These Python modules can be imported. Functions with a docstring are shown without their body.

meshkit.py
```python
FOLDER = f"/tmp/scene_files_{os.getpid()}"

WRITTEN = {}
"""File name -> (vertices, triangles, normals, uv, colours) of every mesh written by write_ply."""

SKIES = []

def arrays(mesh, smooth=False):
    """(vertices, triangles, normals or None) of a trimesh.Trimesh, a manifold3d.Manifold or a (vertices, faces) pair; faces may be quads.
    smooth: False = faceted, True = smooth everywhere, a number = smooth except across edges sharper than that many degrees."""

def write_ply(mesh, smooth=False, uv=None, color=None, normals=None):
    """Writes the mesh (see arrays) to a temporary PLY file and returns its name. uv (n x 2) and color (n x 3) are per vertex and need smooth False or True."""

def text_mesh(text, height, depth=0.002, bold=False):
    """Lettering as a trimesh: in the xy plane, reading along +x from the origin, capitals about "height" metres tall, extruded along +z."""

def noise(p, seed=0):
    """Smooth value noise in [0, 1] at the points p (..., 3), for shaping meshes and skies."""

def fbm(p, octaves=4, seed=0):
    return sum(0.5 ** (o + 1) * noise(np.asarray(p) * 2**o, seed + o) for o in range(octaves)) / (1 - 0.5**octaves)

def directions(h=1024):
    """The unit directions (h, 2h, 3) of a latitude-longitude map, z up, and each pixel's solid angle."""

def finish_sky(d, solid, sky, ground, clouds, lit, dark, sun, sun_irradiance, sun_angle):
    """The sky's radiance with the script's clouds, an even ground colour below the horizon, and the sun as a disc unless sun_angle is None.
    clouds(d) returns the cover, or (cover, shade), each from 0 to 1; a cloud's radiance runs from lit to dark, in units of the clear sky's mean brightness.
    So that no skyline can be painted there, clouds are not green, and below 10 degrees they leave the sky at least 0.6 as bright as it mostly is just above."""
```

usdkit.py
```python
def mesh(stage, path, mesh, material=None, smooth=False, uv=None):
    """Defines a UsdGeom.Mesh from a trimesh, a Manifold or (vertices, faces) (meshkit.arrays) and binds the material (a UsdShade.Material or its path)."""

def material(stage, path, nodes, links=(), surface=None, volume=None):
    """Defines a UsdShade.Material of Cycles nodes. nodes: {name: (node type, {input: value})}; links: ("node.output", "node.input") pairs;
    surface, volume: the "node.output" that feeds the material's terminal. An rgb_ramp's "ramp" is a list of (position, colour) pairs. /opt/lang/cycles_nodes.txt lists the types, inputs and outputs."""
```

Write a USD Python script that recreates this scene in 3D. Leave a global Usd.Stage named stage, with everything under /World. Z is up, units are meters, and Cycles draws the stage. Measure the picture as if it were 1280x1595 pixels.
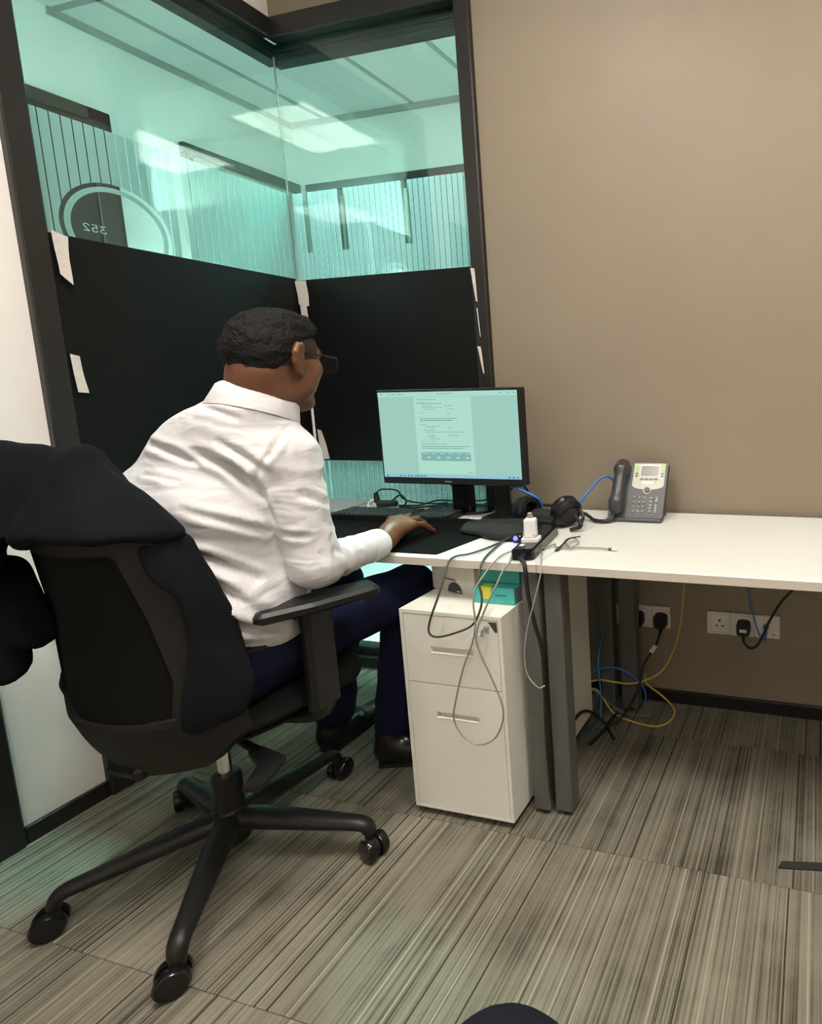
import math, random
import numpy as np, trimesh, manifold3d as m3, usdkit, meshkit
from shapely.geometry import Polygon, Point, box as sbox
from shapely import affinity
from shapely.ops import unary_union
from pxr import Usd, UsdGeom, UsdLux, UsdShade, Gf, Sdf

random.seed(7)
rng = np.random.default_rng(7)
stage = Usd.Stage.CreateInMemory()
UsdGeom.SetStageUpAxis(stage, UsdGeom.Tokens.z)
UsdGeom.SetStageMetersPerUnit(stage, 1.0)
UsdGeom.Xform.Define(stage, '/World')
UsdGeom.Scope.Define(stage, '/World/Looks')

# ---------------------------------------------------------------- camera (a wide lens, the picture being the left part of its field)
F_PX, CX, CY = 850.67, 1065.3, 696.8
CAM_RIGHT = np.array([0.97156795, 0.23562359, -0.02317855])
AXL = np.array([[0.02317855, -0.97156795, 0.23562359], [0.99241881, -0.00609343, -0.12275089], [0.12069658, 0.23668247, 0.96406107]])
WM = np.stack([-AXL[:, 1], AXL[:, 2], -AXL[:, 0]])
cam = UsdGeom.Camera.Define(stage, '/World/camera')
R_, U_, B_ = WM[:, 0], -WM[:, 1], -WM[:, 2]
cam.AddTransformOp().Set(Gf.Matrix4d(*[float(x) for x in (*R_, 0, *U_, 0, *B_, 0, 0, 0, 1.20, 1)]))
cam.CreateHorizontalApertureAttr(36.0)
cam.CreateVerticalApertureAttr(36.0 * 1595 / 1280)
cam.CreateFocalLengthAttr(F_PX / 1280 * 36.0)
cam.CreateHorizontalApertureOffsetAttr((640 - CX) / 1280 * 36.0)
cam.CreateVerticalApertureOffsetAttr((CY - 797.5) / 1280 * 36.0)
cam.CreateClippingRangeAttr(Gf.Vec2f(0.02, 100))
STOPS = 3.0           # the lamps below are given for exposure 0 and divided by 2**STOPS
cam.CreateExposureAttr(STOPS)
PANEL = 35.5          # radiance of this room's ceiling panels
CORRIDOR = 150.0       # radiance of the corridor's ceiling panels

# ---------------------------------------------------------------- materials
LOOKS = {}


def pm(name, col, rough=0.5, metal=0.0, var=0.0, vscale=20.0, bump=0.0, bscale=200.0, bdist=0.001, spec=0.5, sheen=0.0, coat=0.0, sub=0.0, stretch=None):
    n = {"p": ("principled_bsdf", {"base_color": col, "roughness": rough, "metallic": metal, "specular_ior_level": spec, "sheen_weight": sheen, "coat_weight": coat})}
    if sub:
        n["p"][1].update({"subsurface_weight": sub, "subsurface_radius": (1, 0.3, 0.15), "subsurface_scale": 0.01})
    L = []
    if var or bump:
        n["g"] = ("geometry", {})
        n["mp"] = ("mapping", {"scale": stretch or (1, 1, 1)})
        L.append(("g.position", "mp.vector"))
    if var:
        n["n"] = ("noise_texture", {"scale": vscale, "detail": 4.0})
        n["r"] = ("rgb_ramp", {"ramp": [(0.25, tuple(c * (1 - var) for c in col)), (0.75, tuple(min(1, c * (1 + var)) for c in col))]})
        L += [("mp.vector", "n.vector"), ("n.fac", "r.fac"), ("r.color", "p.base_color")]
    if bump:
        n["bn"] = ("noise_texture", {"scale": bscale, "detail": 3.0})
        n["b"] = ("bump", {"strength": bump, "distance": bdist})
        L += [("mp.vector", "bn.vector"), ("bn.fac", "b.height"), ("b.normal", "p.normal")]
    LOOKS[name] = usdkit.material(stage, '/World/Looks/' + name, n, L, surface="p.BSDF")
    return LOOKS[name]


def emit(name, col, strength):
    LOOKS[name] = usdkit.material(stage, '/World/Looks/' + name, {"e": ("emission", {"color": col, "strength": strength / 2**STOPS})}, [], surface="e.emission")


pm('brown_paint', (0.255, 0.210, 0.152), 0.55, var=0.04, vscale=3, bump=0.25, bscale=180)
pm('white_paint', (0.86, 0.82, 0.79), 0.6, bump=0.25, bscale=180)
pm('corridor_paint', (0.80, 0.82, 0.80), 0.6)
pm('ceiling_white', (0.82, 0.81, 0.79), 0.8)
pm('corridor_ceiling', (0.72, 0.74, 0.72), 0.8)
pm('ceiling_joint', (0.35, 0.37, 0.36), 0.7)
pm('office_glass', (0.05, 0.07, 0.07), 0.3, spec=0.3)
pm('office_blind', (0.42, 0.46, 0.44), 0.6)
pm('corridor_floor', (0.55, 0.56, 0.54), 0.35)
pm('black_base', (0.012, 0.011, 0.012), 0.45)
pm('black_frame', (0.016, 0.015, 0.014), 0.4)
pm('dark_door', (0.018, 0.022, 0.025), 0.5, spec=0.2)
pm('grey_mullion', (0.16, 0.17, 0.17), 0.5)
pm('board_black', (0.004, 0.0042, 0.004), 0.5, spec=0.25)
pm('tape', (0.66, 0.60, 0.55), 0.6, var=0.08, vscale=90, bump=0.5, bscale=90, bdist=0.002)
pm('desk_white', (0.69, 0.70, 0.66), 0.42, var=0.015, vscale=60)
pm('desk_edge', (0.62, 0.57, 0.50), 0.5)
pm('leg_grey', (0.105, 0.105, 0.095), 0.45, var=0.05, vscale=40)
pm('cabinet_white', (0.83, 0.82, 0.75), 0.45)
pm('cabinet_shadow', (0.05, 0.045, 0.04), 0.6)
pm('plastic_black', (0.008, 0.008, 0.008), 0.42, spec=0.4)
pm('plastic_soft', (0.009, 0.009, 0.009), 0.6, spec=0.3)
pm('gloss_black', (0.008, 0.008, 0.009), 0.18)
pm('chair_grey', (0.0135, 0.0125, 0.0115), 0.6, spec=0.3, var=0.1, vscale=60)
pm('chair_mesh', (0.006, 0.006, 0.006), 0.9, spec=0.15, bump=0.6, bscale=500)
pm('chair_fabric', (0.0085, 0.0085, 0.008), 0.9, spec=0.2, bump=0.5, bscale=600)
pm('chair_base', (0.011, 0.0105, 0.010), 0.40, spec=0.4, bump=0.2, bscale=900)
pm('chrome', (0.75, 0.75, 0.76), 0.12, metal=1.0)
pm('jacket', (0.0065, 0.0078, 0.0100), 0.95, spec=0.15, bump=0.4, bscale=700)
pm('cloth_pouch', (0.012, 0.012, 0.012), 0.85, bump=0.5, bscale=500)
pm('navy', (0.008, 0.010, 0.036), 0.9, spec=0.2, bump=0.4, bscale=600)
pm('knee_cloth', (0.010, 0.011, 0.018), 0.95, spec=0.15, bump=0.4, bscale=600)
pm('leather', (0.008, 0.008, 0.009), 0.22)
pm('sole', (0.012, 0.012, 0.012), 0.7)
pm('skin', (0.150, 0.062, 0.030), 0.45, var=0.12, vscale=30, bump=0.2, bscale=300, sub=0.06)
pm('lip', (0.13, 0.045, 0.032), 0.4)
pm('nail', (0.42, 0.25, 0.19), 0.3)
pm('eye_white', (0.7, 0.68, 0.64), 0.2)
pm('iris', (0.02, 0.01, 0.006), 0.1)
pm('hair', (0.004, 0.0035, 0.003), 0.7, spec=0.25, bump=1.0, bscale=130, bdist=0.006)
pm('hair_fade', (0.030, 0.017, 0.010), 0.7, var=0.3, vscale=60, bump=0.6, bscale=700)
pm('mat_black', (0.0045, 0.004, 0.0038), 0.9, spec=0.1, bump=0.3, bscale=900)
pm('key_black', (0.020, 0.022, 0.023), 0.28)
pm('cable_black', (0.010, 0.010, 0.010), 0.5)
pm('cable_dark', (0.055, 0.050, 0.043), 0.5)
pm('cable_grey', (0.30, 0.28, 0.25), 0.5)
pm('cable_pale', (0.40, 0.38, 0.35), 0.5)
pm('cable_yellow', (0.62, 0.44, 0.07), 0.45)
pm('cable_blue', (0.03, 0.17, 0.62), 0.4)
pm('cable_teal', (0.05, 0.20, 0.24), 0.45)
pm('socket_white', (0.72, 0.69, 0.64), 0.35)
pm('socket_hole', (0.03, 0.03, 0.03), 0.6)
pm('plug_label', (0.7, 0.7, 0.7), 0.5)
pm('carton_white', (0.66, 0.60, 0.55), 0.65, var=0.03, vscale=20)
pm('carton_teal', (0.065, 0.47, 0.44), 0.5)
pm('carton_teal_dark', (0.03, 0.24, 0.23), 0.5)
pm('tape_yellow', (0.62, 0.66, 0.05), 0.4)
pm('label_grey', (0.30, 0.29, 0.29), 0.6)
pm('ink_teal', (0.02, 0.22, 0.24), 0.5)
pm('charger_white', (0.82, 0.80, 0.78), 0.35)
pm('metal_grey', (0.45, 0.44, 0.42), 0.35, metal=0.8)
pm('phone_grey', (0.075, 0.078, 0.082), 0.45)
pm('phone_dark', (0.040, 0.042, 0.046), 0.35)
pm('phone_silver', (0.50, 0.49, 0.43), 0.4)
pm('phone_green', (0.42, 0.60, 0.30), 0.5)
pm('phone_lcd', (0.17, 0.17, 0.14), 0.25)
pm('phone_key', (0.20, 0.20, 0.20), 0.3)
pm('paper', (0.78, 0.78, 0.74), 0.7)
pm('laptop_grey', (0.34, 0.36, 0.36), 0.4)
pm('strap', (0.020, 0.019, 0.017), 0.7)
pm('cable_tie', (0.02, 0.02, 0.02), 0.5)
emit('led_panel', (1.0, 0.925, 0.835), PANEL)
emit('led_panel_dim', (1.0, 0.925, 0.835), PANEL * 0.60)
emit('led_spot', (1.0, 0.93, 0.80), 800.0)
emit('corridor_led', (0.82, 0.96, 0.92), CORRIDOR)
emit('corridor_led_bright', (0.70, 0.96, 0.97), 62.0)
emit('corridor_led_brightest', (0.70, 0.96, 0.95), 330.0)
emit('led_blue', (0.05, 0.05, 1.0), 9.0)
emit('screen', (0.345, 0.60, 0.515), 1.0)
emit('screen_page', (0.43, 0.72, 0.60), 1.0)
emit('screen_bar', (0.42, 0.70, 0.62), 1.0)
emit('screen_task', (0.30, 0.56, 0.66), 1.0)
emit('screen_ink', (0.17, 0.34, 0.31), 1.0)
emit('screen_table', (0.22, 0.45, 0.43), 1.0)
emit('screen_blue', (0.08, 0.20, 0.42), 1.0)


def glass(name, tint, boost=1.0):
    n = {"lw": ("layer_weight", {"blend": 0.5}), "pw": ("math", {"math_type": "power", "value2": 5.0}),
         "ma": ("math", {"math_type": "multiply_add", "value2": 0.95, "value3": 0.04 * boost, "use_clamp": True}),
         "t": ("transparent_bsdf", {"color": tint}), "gl": ("glossy_bsdf", {"color": (1, 1, 1), "roughness": 0.0}), "m": ("mix_closure", {})}
    L = [("lw.facing", "pw.value1"), ("pw.value", "ma.value1"), ("ma.value", "m.fac"), ("t.BSDF", "m.closure1"), ("gl.BSDF", "m.closure2")]
    LOOKS[name] = usdkit.material(stage, '/World/Looks/' + name, n, L, surface="m.closure")


glass('pane_glass', (0.78, 0.955, 0.915), 1.5)
glass('lens_glass', (0.93, 0.93, 0.93))
LOOKS['film'] = usdkit.material(stage, '/World/Looks/film', {
    "d": ("diffuse_bsdf", {"color": (0.70, 0.71, 0.73)}), "t": ("translucent_bsdf", {"color": (0.62, 0.64, 0.67)}), "m": ("mix_closure", {"fac": 0.5})},
    [("d.BSDF", "m.closure1"), ("t.BSDF", "m.closure2")], surface="m.closure")
LOOKS['film_grey'] = usdkit.material(stage, '/World/Looks/film_grey', {
    "d": ("diffuse_bsdf", {"color": (0.50, 0.47, 0.44)}), "t": ("translucent_bsdf", {"color": (0.26, 0.26, 0.26)}), "m": ("mix_closure", {"fac": 0.5})},
    [("d.BSDF", "m.closure1"), ("t.BSDF", "m.closure2")], surface="m.closure")


def carpet(name, tone):
    mm = lambda t, **k: ("math", {"math_type": t, **k})
    n = {"g": ("geometry", {}), "o": ("object_info", {}), "s": ("separate_xyz", {}),
         "rz": mm("multiply", value2=37.0),
         # fine ribs
         "fx": mm("multiply", value2=210.0), "fy": mm("multiply", value2=0.5), "fv": ("combine_xyz", {}), "fn": ("noise_texture", {"scale": 1.0, "detail": 1.5}),
         # bands of ribs
         "bx": mm("multiply", value2=30.0), "by": mm("multiply", value2=0.5), "bv": ("combine_xyz", {}), "bn": ("noise_texture", {"scale": 1.0, "detail": 2.0}),
         # mottling
         "mo": ("noise_texture", {"scale": 6.0, "detail": 4.0, "roughness": 0.6}),
         "sum": mm("multiply_add", value2=1.45), "sum2": mm("multiply_add", value2=0.40), "mo2": mm("multiply_add", value2=0.85, value3=-0.85),
         "ramp": ("rgb_ramp", {"ramp": [(0.10, (0.060, 0.052, 0.037)), (0.36, (0.150, 0.138, 0.106)), (0.52, (0.205, 0.190, 0.148)), (0.95, (0.275, 0.255, 0.205))]}),
         # single pale and dark yarns
         "ux": mm("multiply_add", value2=1 / 0.047), "wob": ("noise_texture", {"scale": 9.0}), "wv": ("combine_xyz", {}), "uw": mm("multiply_add", value2=0.035),
         "fl": mm("floor"), "fr": mm("fraction"), "ab": mm("subtract", value2=0.5), "ab2": mm("absolute"), "on": mm("less_than", value2=0.042),
         "wn": ("white_noise_texture", {"dimensions": "2D"}), "wnv": ("combine_xyz", {}), "pale": mm("less_than", value2=0.42), "dark": mm("greater_than", value2=0.60),
         "palef": mm("multiply"), "darkf": mm("multiply"), "palef2": mm("multiply", value2=0.75),
         "mx1": ("mix", {"color2": (0.37, 0.335, 0.235)}), "mx2": ("mix", {"color2": (0.050, 0.043, 0.030)}),
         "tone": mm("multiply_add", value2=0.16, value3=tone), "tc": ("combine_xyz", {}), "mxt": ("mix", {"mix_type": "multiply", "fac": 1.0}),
         "bmp": ("bump", {"strength": 0.6, "distance": 0.0015}), "p": ("principled_bsdf", {"roughness": 0.95, "specular_ior_level": 0.15})}
    L = [("g.position", "s.vector"), ("o.random", "rz.value1"),
         ("s.x", "fx.value1"), ("s.y", "fy.value1"), ("fx.value", "fv.x"), ("fy.value", "fv.y"), ("rz.value", "fv.z"), ("fv.vector", "fn.vector"),
         ("s.x", "bx.value1"), ("s.y", "by.value1"), ("bx.value", "bv.x"), ("by.value", "bv.y"), ("rz.value", "bv.z"), ("bv.vector", "bn.vector"),
         ("g.position", "mo.vector"),
         ("fn.fac", "sum.value1"), ("bn.fac", "sum2.value1"), ("mo.fac", "mo2.value1"), ("mo2.value", "sum2.value3"), ("sum2.value", "sum.value3"), ("sum.value", "ramp.fac"),
         ("s.x", "ux.value1"), ("rz.value", "ux.value3"), ("s.x", "wv.x"), ("s.y", "wv.y"), ("wv.vector", "wob.vector"), ("wob.fac", "uw.value1"), ("ux.value", "uw.value3"),
         ("uw.value", "fl.value1"), ("uw.value", "fr.value1"), ("fr.value", "ab.value1"), ("ab.value", "ab2.value1"), ("ab2.value", "on.value1"),
         ("fl.value", "wnv.x"), ("rz.value", "wnv.y"), ("wnv.vector", "wn.vector"), ("wn.value", "pale.value1"), ("wn.value", "dark.value1"),
         ("on.value", "palef.value1"), ("pale.value", "palef.value2"), ("on.value", "darkf.value1"), ("dark.value", "darkf.value2"), ("palef.value", "palef2.value1"),
         ("ramp.color", "mx1.color1"), ("palef2.value", "mx1.fac"), ("mx1.color", "mx2.color1"), ("darkf.value", "mx2.fac"),
         ("o.random", "tone.value1"), ("tone.value", "tc.x"), ("tone.value", "tc.y"), ("tone.value", "tc.z"), ("mx2.color", "mxt.color1"), ("tc.vector", "mxt.color2"),
         ("mxt.color", "p.base_color"), ("fn.fac", "bmp.height"), ("bmp.normal", "p.normal")]
    LOOKS[name] = usdkit.material(stage, '/World/Looks/' + name, n, L, surface="p.BSDF")


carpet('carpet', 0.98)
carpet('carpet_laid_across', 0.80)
LOOKS['shirt'] = usdkit.material(stage, '/World/Looks/shirt', {
    "g": ("geometry", {}), "n": ("noise_texture", {"scale": 900.0}), "mp": ("mapping", {"scale": (6.0, 8.0, 20.0), "rotation": (0.30, -0.45, 0.0)}),
    "n2": ("noise_texture", {"scale": 1.0, "detail": 2.0, "distortion": 0.6}), "ad": ("math", {"math_type": "multiply_add", "value2": 0.02}),
    "b": ("bump", {"strength": 0.7, "distance": 0.014}),
    "p": ("principled_bsdf", {"base_color": (0.655, 0.655, 0.675), "roughness": 0.8, "sheen_weight": 0.15, "specular_ior_level": 0.3})},
    [("g.position", "n.vector"), ("g.position", "mp.vector"), ("mp.vector", "n2.vector"), ("n.fac", "ad.value1"), ("n2.fac", "ad.value3"), ("ad.value", "b.height"), ("b.normal", "p.normal")], surface="p.BSDF")

# ---------------------------------------------------------------- scene helpers
USED, BASE = {}, {}


def numbered(parent, name):
    k = (parent, name)
    USED[k] = USED.get(k, -1) + 1
    return name if USED[k] == 0 else f"{name}_{USED[k]:03d}"


GROUPS = {'masking_tape': 'strips of masking tape on the boards and frames', 'black_board': 'black boards taped inside the glass', 'desk': 'white desks in a row along the brown wall',
          'ceiling_panel_light': 'square LED panels in the room ceiling', 'corridor_panel_light': 'square LED panels in the corridor ceiling', 'corridor_deep_light': 'deep recessed corridor lights',
          'wall_socket': 'power sockets on the brown wall', 'data_socket': 'data sockets on the brown wall', 'power_plug': 'black power plugs in the wall sockets', 'network_cable': 'network cables at the desks',
          'mains_cable': 'black mains cords at the desks', 'desk_cable': 'black cables behind the monitor', 'charging_cable': 'charging cables hanging over the drawer pedestal'}


def tag(prim, label=None, cat=None, group=None, kind=None):
    for k, v in (("label", label), ("category", cat), ("group", group), ("kind", kind)):
        if v:
            prim.SetCustomDataByKey(k, v)


def thing(name, label, cat, loc, group=None, kind=None):
    path = '/World/' + numbered('/World', name)
    x = UsdGeom.Xform.Define(stage, path)
    x.AddTranslateOp().Set(Gf.Vec3d(*map(float, loc)))
    BASE[path] = np.array(loc, float)
    tag(x.GetPrim(), label, cat, group or (GROUPS.get(name) if label else None), kind)
    return path


def tri(mesh):
    if hasattr(mesh, 'to_mesh'):
        m = mesh.to_mesh()
        return trimesh.Trimesh(np.array(m.vert_properties[:, :3]), np.array(m.tri_verts), process=False)
    if isinstance(mesh, (list, tuple)):
        return trimesh.util.concatenate([tri(m) for m in mesh])
    return mesh


def obj(name, mesh, mat, parent=None, label=None, cat=None, group=None, kind=None, smooth=35):
    """One Mesh prim; the mesh is given in world coordinates."""
    mesh = tri(mesh).copy()
    par = parent or '/World'
    path = par + '/' + numbered(par, name)
    base = BASE.get(par, np.zeros(3))
    BASE[path] = base
    mesh.vertices = mesh.vertices - base
    m = usdkit.mesh(stage, path, mesh, LOOKS[mat], smooth=smooth)
    tag(m.GetPrim(), label, cat, group or (GROUPS.get(name) if cat else None), kind)
    return path


def setting(name, mesh, mat, parent=None, label=None):
    return obj(name, mesh, mat, parent, label, kind=None if parent else 'structure', smooth=False)


def box(lo, hi):
    return trimesh.creation.box(bounds=[np.minimum(lo, hi), np.maximum(lo, hi)])


def rbox(lo, hi, b=0.003, rot=None, about=None):
    """A box with chamfered edges."""
    lo, hi = np.minimum(lo, hi).astype(float), np.maximum(lo, hi).astype(float)
    c, s = (lo + hi) / 2, (hi - lo) / 2
    b = min(b, s.min() * 0.95)
    pts = []
    for sx in (-1, 1):
        for sy in (-1, 1):
            for sz in (-1, 1):
                for k in range(3):
                    q = s - b
                    q[k] = s[k]
                    pts.append(q * (sx, sy, sz))
    m = trimesh.convex.convex_hull(np.array(pts))
    if rot is not None:
        m.apply_transform(rotm(rot))
    m.apply_translation(c if about is None else about)
    return m


def rotm(r):
    """r = (axis letter, degrees) or a 3x3."""
    M = np.eye(4)
    if isinstance(r, tuple):
        a = {'x': [1, 0, 0], 'y': [0, 1, 0], 'z': [0, 0, 1]}[r[0]]
        return trimesh.transformations.rotation_matrix(math.radians(r[1]), a)
    M[:3, :3] = r
    return M


def frame_to(d):
    d = np.array(d, float) / np.linalg.norm(d)
    a = np.array([0, 0, 1.0]) if abs(d[2]) < 0.9 else np.array([1.0, 0, 0])
    x = np.cross(a, d)
    x /= np.linalg.norm(x)
    return np.stack([x, np.cross(d, x), d], 1)


def lathe(profile, p0, d, n=24):
    """profile: (radius, height) pairs turned about the axis from p0 along d."""
    m = trimesh.creation.revolve(np.array(profile, float), sections=n)
    T = np.eye(4)
    T[:3, :3] = frame_to(d)
    T[:3, 3] = p0
    m.apply_transform(T)
    return m


def cyl(p0, p1, r0, r1=None, b=0.0, n=24):
    r1 = r0 if r1 is None else r1
    p0, p1 = np.array(p0, float), np.array(p1, float)
    h = np.linalg.norm(p1 - p0)
    if b:
        prof = [(0, 0), (r0 - b, 0), (r0, b), (r1, h - b), (r1 - b, h), (0, h)]
    else:
        prof = [(0, 0), (r0, 0), (r1, h), (0, h)]
    return lathe(prof, p0, p1 - p0, n)


def curve(pts, sub=6):
    P = np.array(pts, float)
    if len(P) < 3:
        return P
    Q = np.vstack([2 * P[0] - P[1], P, 2 * P[-1] - P[-2]])
    out = []
    for i in range(1, len(Q) - 2):
        a, b, c, d = Q[i - 1:i + 3]
        for t in np.linspace(0, 1, sub, endpoint=False):
            out.append(0.5 * (2 * b + (c - a) * t + (2 * a - 5 * b + 4 * c - d) * t**2 + (3 * b - a - 3 * c + d) * t**3))
    out.append(P[-1])
    return np.array(out)


def tube(pts, r, n=8, sub=6, flat=1.0, up=None):
    """A tube along a smoothed path; r a number or one per given point."""
    C = curve(pts, sub)
    if np.ndim(r):
        r = np.interp(np.linspace(0, 1, len(C)), np.linspace(0, 1, len(r)), r)
    else:
        r = np.full(len(C), float(r))
    T = np.gradient(C, axis=0)
    T /= np.linalg.norm(T, axis=1, keepdims=True) + 1e-12
    N = np.zeros_like(C)
    v = np.array(up if up is not None else ([0, 0, 1.0] if abs(T[0][2]) < 0.8 else [1.0, 0, 0]), float)
    for i in range(len(C)):
        if up is not None:
            v = np.array(up, float)
        v = v - T[i] * (v @ T[i])
        v /= np.linalg.norm(v) + 1e-12
        N[i] = v
    B = np.cross(T, N)
    ang = np.arange(n) / n * 2 * np.pi
    V = (C[:, None] + r[:, None, None] * (np.cos(ang)[None, :, None] * N[:, None] * flat + np.sin(ang)[None, :, None] * B[:, None])).reshape(-1, 3)
    F = []
    for i in range(len(C) - 1):
        for j in range(n):
            a, b = i * n + j, i * n + (j + 1) % n
            F += [[a, b, b + n], [a, b + n, a + n]]
    k = len(V)
    V = np.vstack([V, C[0], C[-1]])
    for j in range(n):
        F += [[k, (j + 1) % n, j], [k + 1, k - n + j, k - n + (j + 1) % n]]
    m = trimesh.Trimesh(V, F, process=False)
    if m.volume < 0:
        m.invert()
    return m


def prism(poly, depth, origin, X, Y):
    """Extrudes a shapely polygon; local x, y run along X, Y from origin, the depth along X x Y."""
    polys = getattr(poly, 'geoms', [poly])
    m = trimesh.util.concatenate([trimesh.creation.extrude_polygon(g, depth, engine='earcut') for g in polys if g.area > 1e-9])
    X, Y = np.array(X, float), np.array(Y, float)
    T = np.eye(4)
    T[:3, 0], T[:3, 1], T[:3, 2], T[:3, 3] = X, Y, np.cross(X, Y), origin
    m.apply_transform(T)
    return m


def rrect(x0, y0, x1, y1, r, n=6):
    return sbox(min(x0, x1) + r, min(y0, y1) + r, max(x0, x1) - r, max(y0, y1) - r).buffer(r, quad_segs=n)


# organic shapes: a distance field made of tapered bones, meshed by surface nets
def bone(P, a, b, ra, rb, S=None):
    a, b = np.array(a, float), np.array(b, float)
    d = b - a
    L2 = d @ d
    t = np.clip(((P - a) @ d) / L2, 0, 1) if L2 > 1e-12 else np.zeros(len(P))
    q = P - a - t[:, None] * d
    ra, rb = np.broadcast_to(ra, 3).astype(float), np.broadcast_to(rb, 3).astype(float)
    if np.ptp(ra) == 0 and np.ptp(rb) == 0:
        return np.sqrt((q * q).sum(1)) - (ra[0] + t * (rb[0] - ra[0]))
    Rr = ra + t[:, None] * (rb - ra)
    k = np.sqrt(((q / Rr)**2).sum(1)) + 1e-9
    g = np.sqrt(((q / Rr**2)**2).sum(1)) + 1e-9
    return k * (k - 1) / g


def smin(a, b, k):
    h = np.clip(0.5 + 0.5 * (b - a) / k, 0, 1)
    return b + (a - b) * h - k * h * (1 - h)


def blend(P, bones, k):
    d = None
    for bo in bones:
        kk = bo[4] if len(bo) > 4 else k
        e = bone(P, *bo[:4])
        d = e if d is None else smin(d, e, kk)
    return d


def nets(field, lo, hi, h):
    """Surface nets of field(points) < 0 in the box lo..hi with cells of h."""
    lo, hi = np.array(lo, float), np.array(hi, float)
    n = np.ceil((hi - lo) / h).astype(int) + 1
    ax = [lo[k] + h * np.arange(n[k]) for k in range(3)]
    G = np.stack(np.meshgrid(*ax, indexing='ij'), -1).reshape(-1, 3)
    D = np.concatenate([field(c) for c in np.array_split(G, max(1, len(G) // 200000))]).reshape(n)
    s = D < 0
    c = n - 1
    acc, cnt = np.zeros((*c, 3)), np.zeros(c)
    cor = [(i, j, k) for i in (0, 1) for j in (0, 1) for k in (0, 1)]
    sl = lambda o: tuple(slice(o[k], o[k] + c[k]) for k in range(3))
    for a in cor:
        for b in cor:
            if a < b and sum(x != y for x, y in zip(a, b)) == 1:
                da, db = D[sl(a)], D[sl(b)]
                x = (da < 0) != (db < 0)
                t = np.where(x, da / np.where(x, da - db, 1), 0)
                acc += np.where(x[..., None], np.array(a) + t[..., None] * (np.array(b) - np.array(a)), 0)
                cnt += x
    on = cnt > 0
    idx = np.full(c, -1)
    idx[on] = np.arange(on.sum())
    V = lo + h * (np.argwhere(on) + acc[on] / cnt[on][:, None])
    F = []
    for k in range(3):
        i, j = (k + 1) % 3, (k + 2) % 3
        sa = [slice(None)] * 3
        sb = [slice(None)] * 3
        sa[k], sb[k] = slice(0, n[k] - 1), slice(1, n[k])
        x = s[tuple(sa)] != s[tuple(sb)]
        e = np.argwhere(x)
        e = e[(e[:, i] > 0) & (e[:, j] > 0) & (e[:, i] < c[i]) & (e[:, j] < c[j])]
        inside = s[tuple(e.T)]
        q = []
        for oi, oj in ((1, 1), (0, 1), (0, 0), (1, 0)):
            o = e.copy()
            o[:, i] -= oi
            o[:, j] -= oj
            q.append(idx[tuple(o.T)])
        q = np.stack(q, 1)
        q[~inside] = q[~inside][:, ::-1]
        F.append(q)
    F = np.vstack(F)
    F = np.vstack([F[:, [0, 1, 2]], F[:, [0, 2, 3]]])
    m = trimesh.Trimesh(V, F, process=False)
    if m.volume < 0:
        m.invert()
    return m


def organic(bones, h, k=0.03, pad=0.03, cut=None, extra=None):
    allp = np.vstack([np.vstack([np.array(b[0]) - np.max(b[2]), np.array(b[0]) + np.max(b[2]), np.array(b[1]) - np.max(b[3]), np.array(b[1]) + np.max(b[3])]) for b in bones])
    lo, hi = allp.min(0) - pad, allp.max(0) + pad

    def f(P):
        d = blend(P, bones, k)
        if extra is not None:
            d = extra(P, d)
        if cut is not None:
            d = np.maximum(d, cut(P))
        return d
    return nets(f, lo, hi, h)


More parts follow.
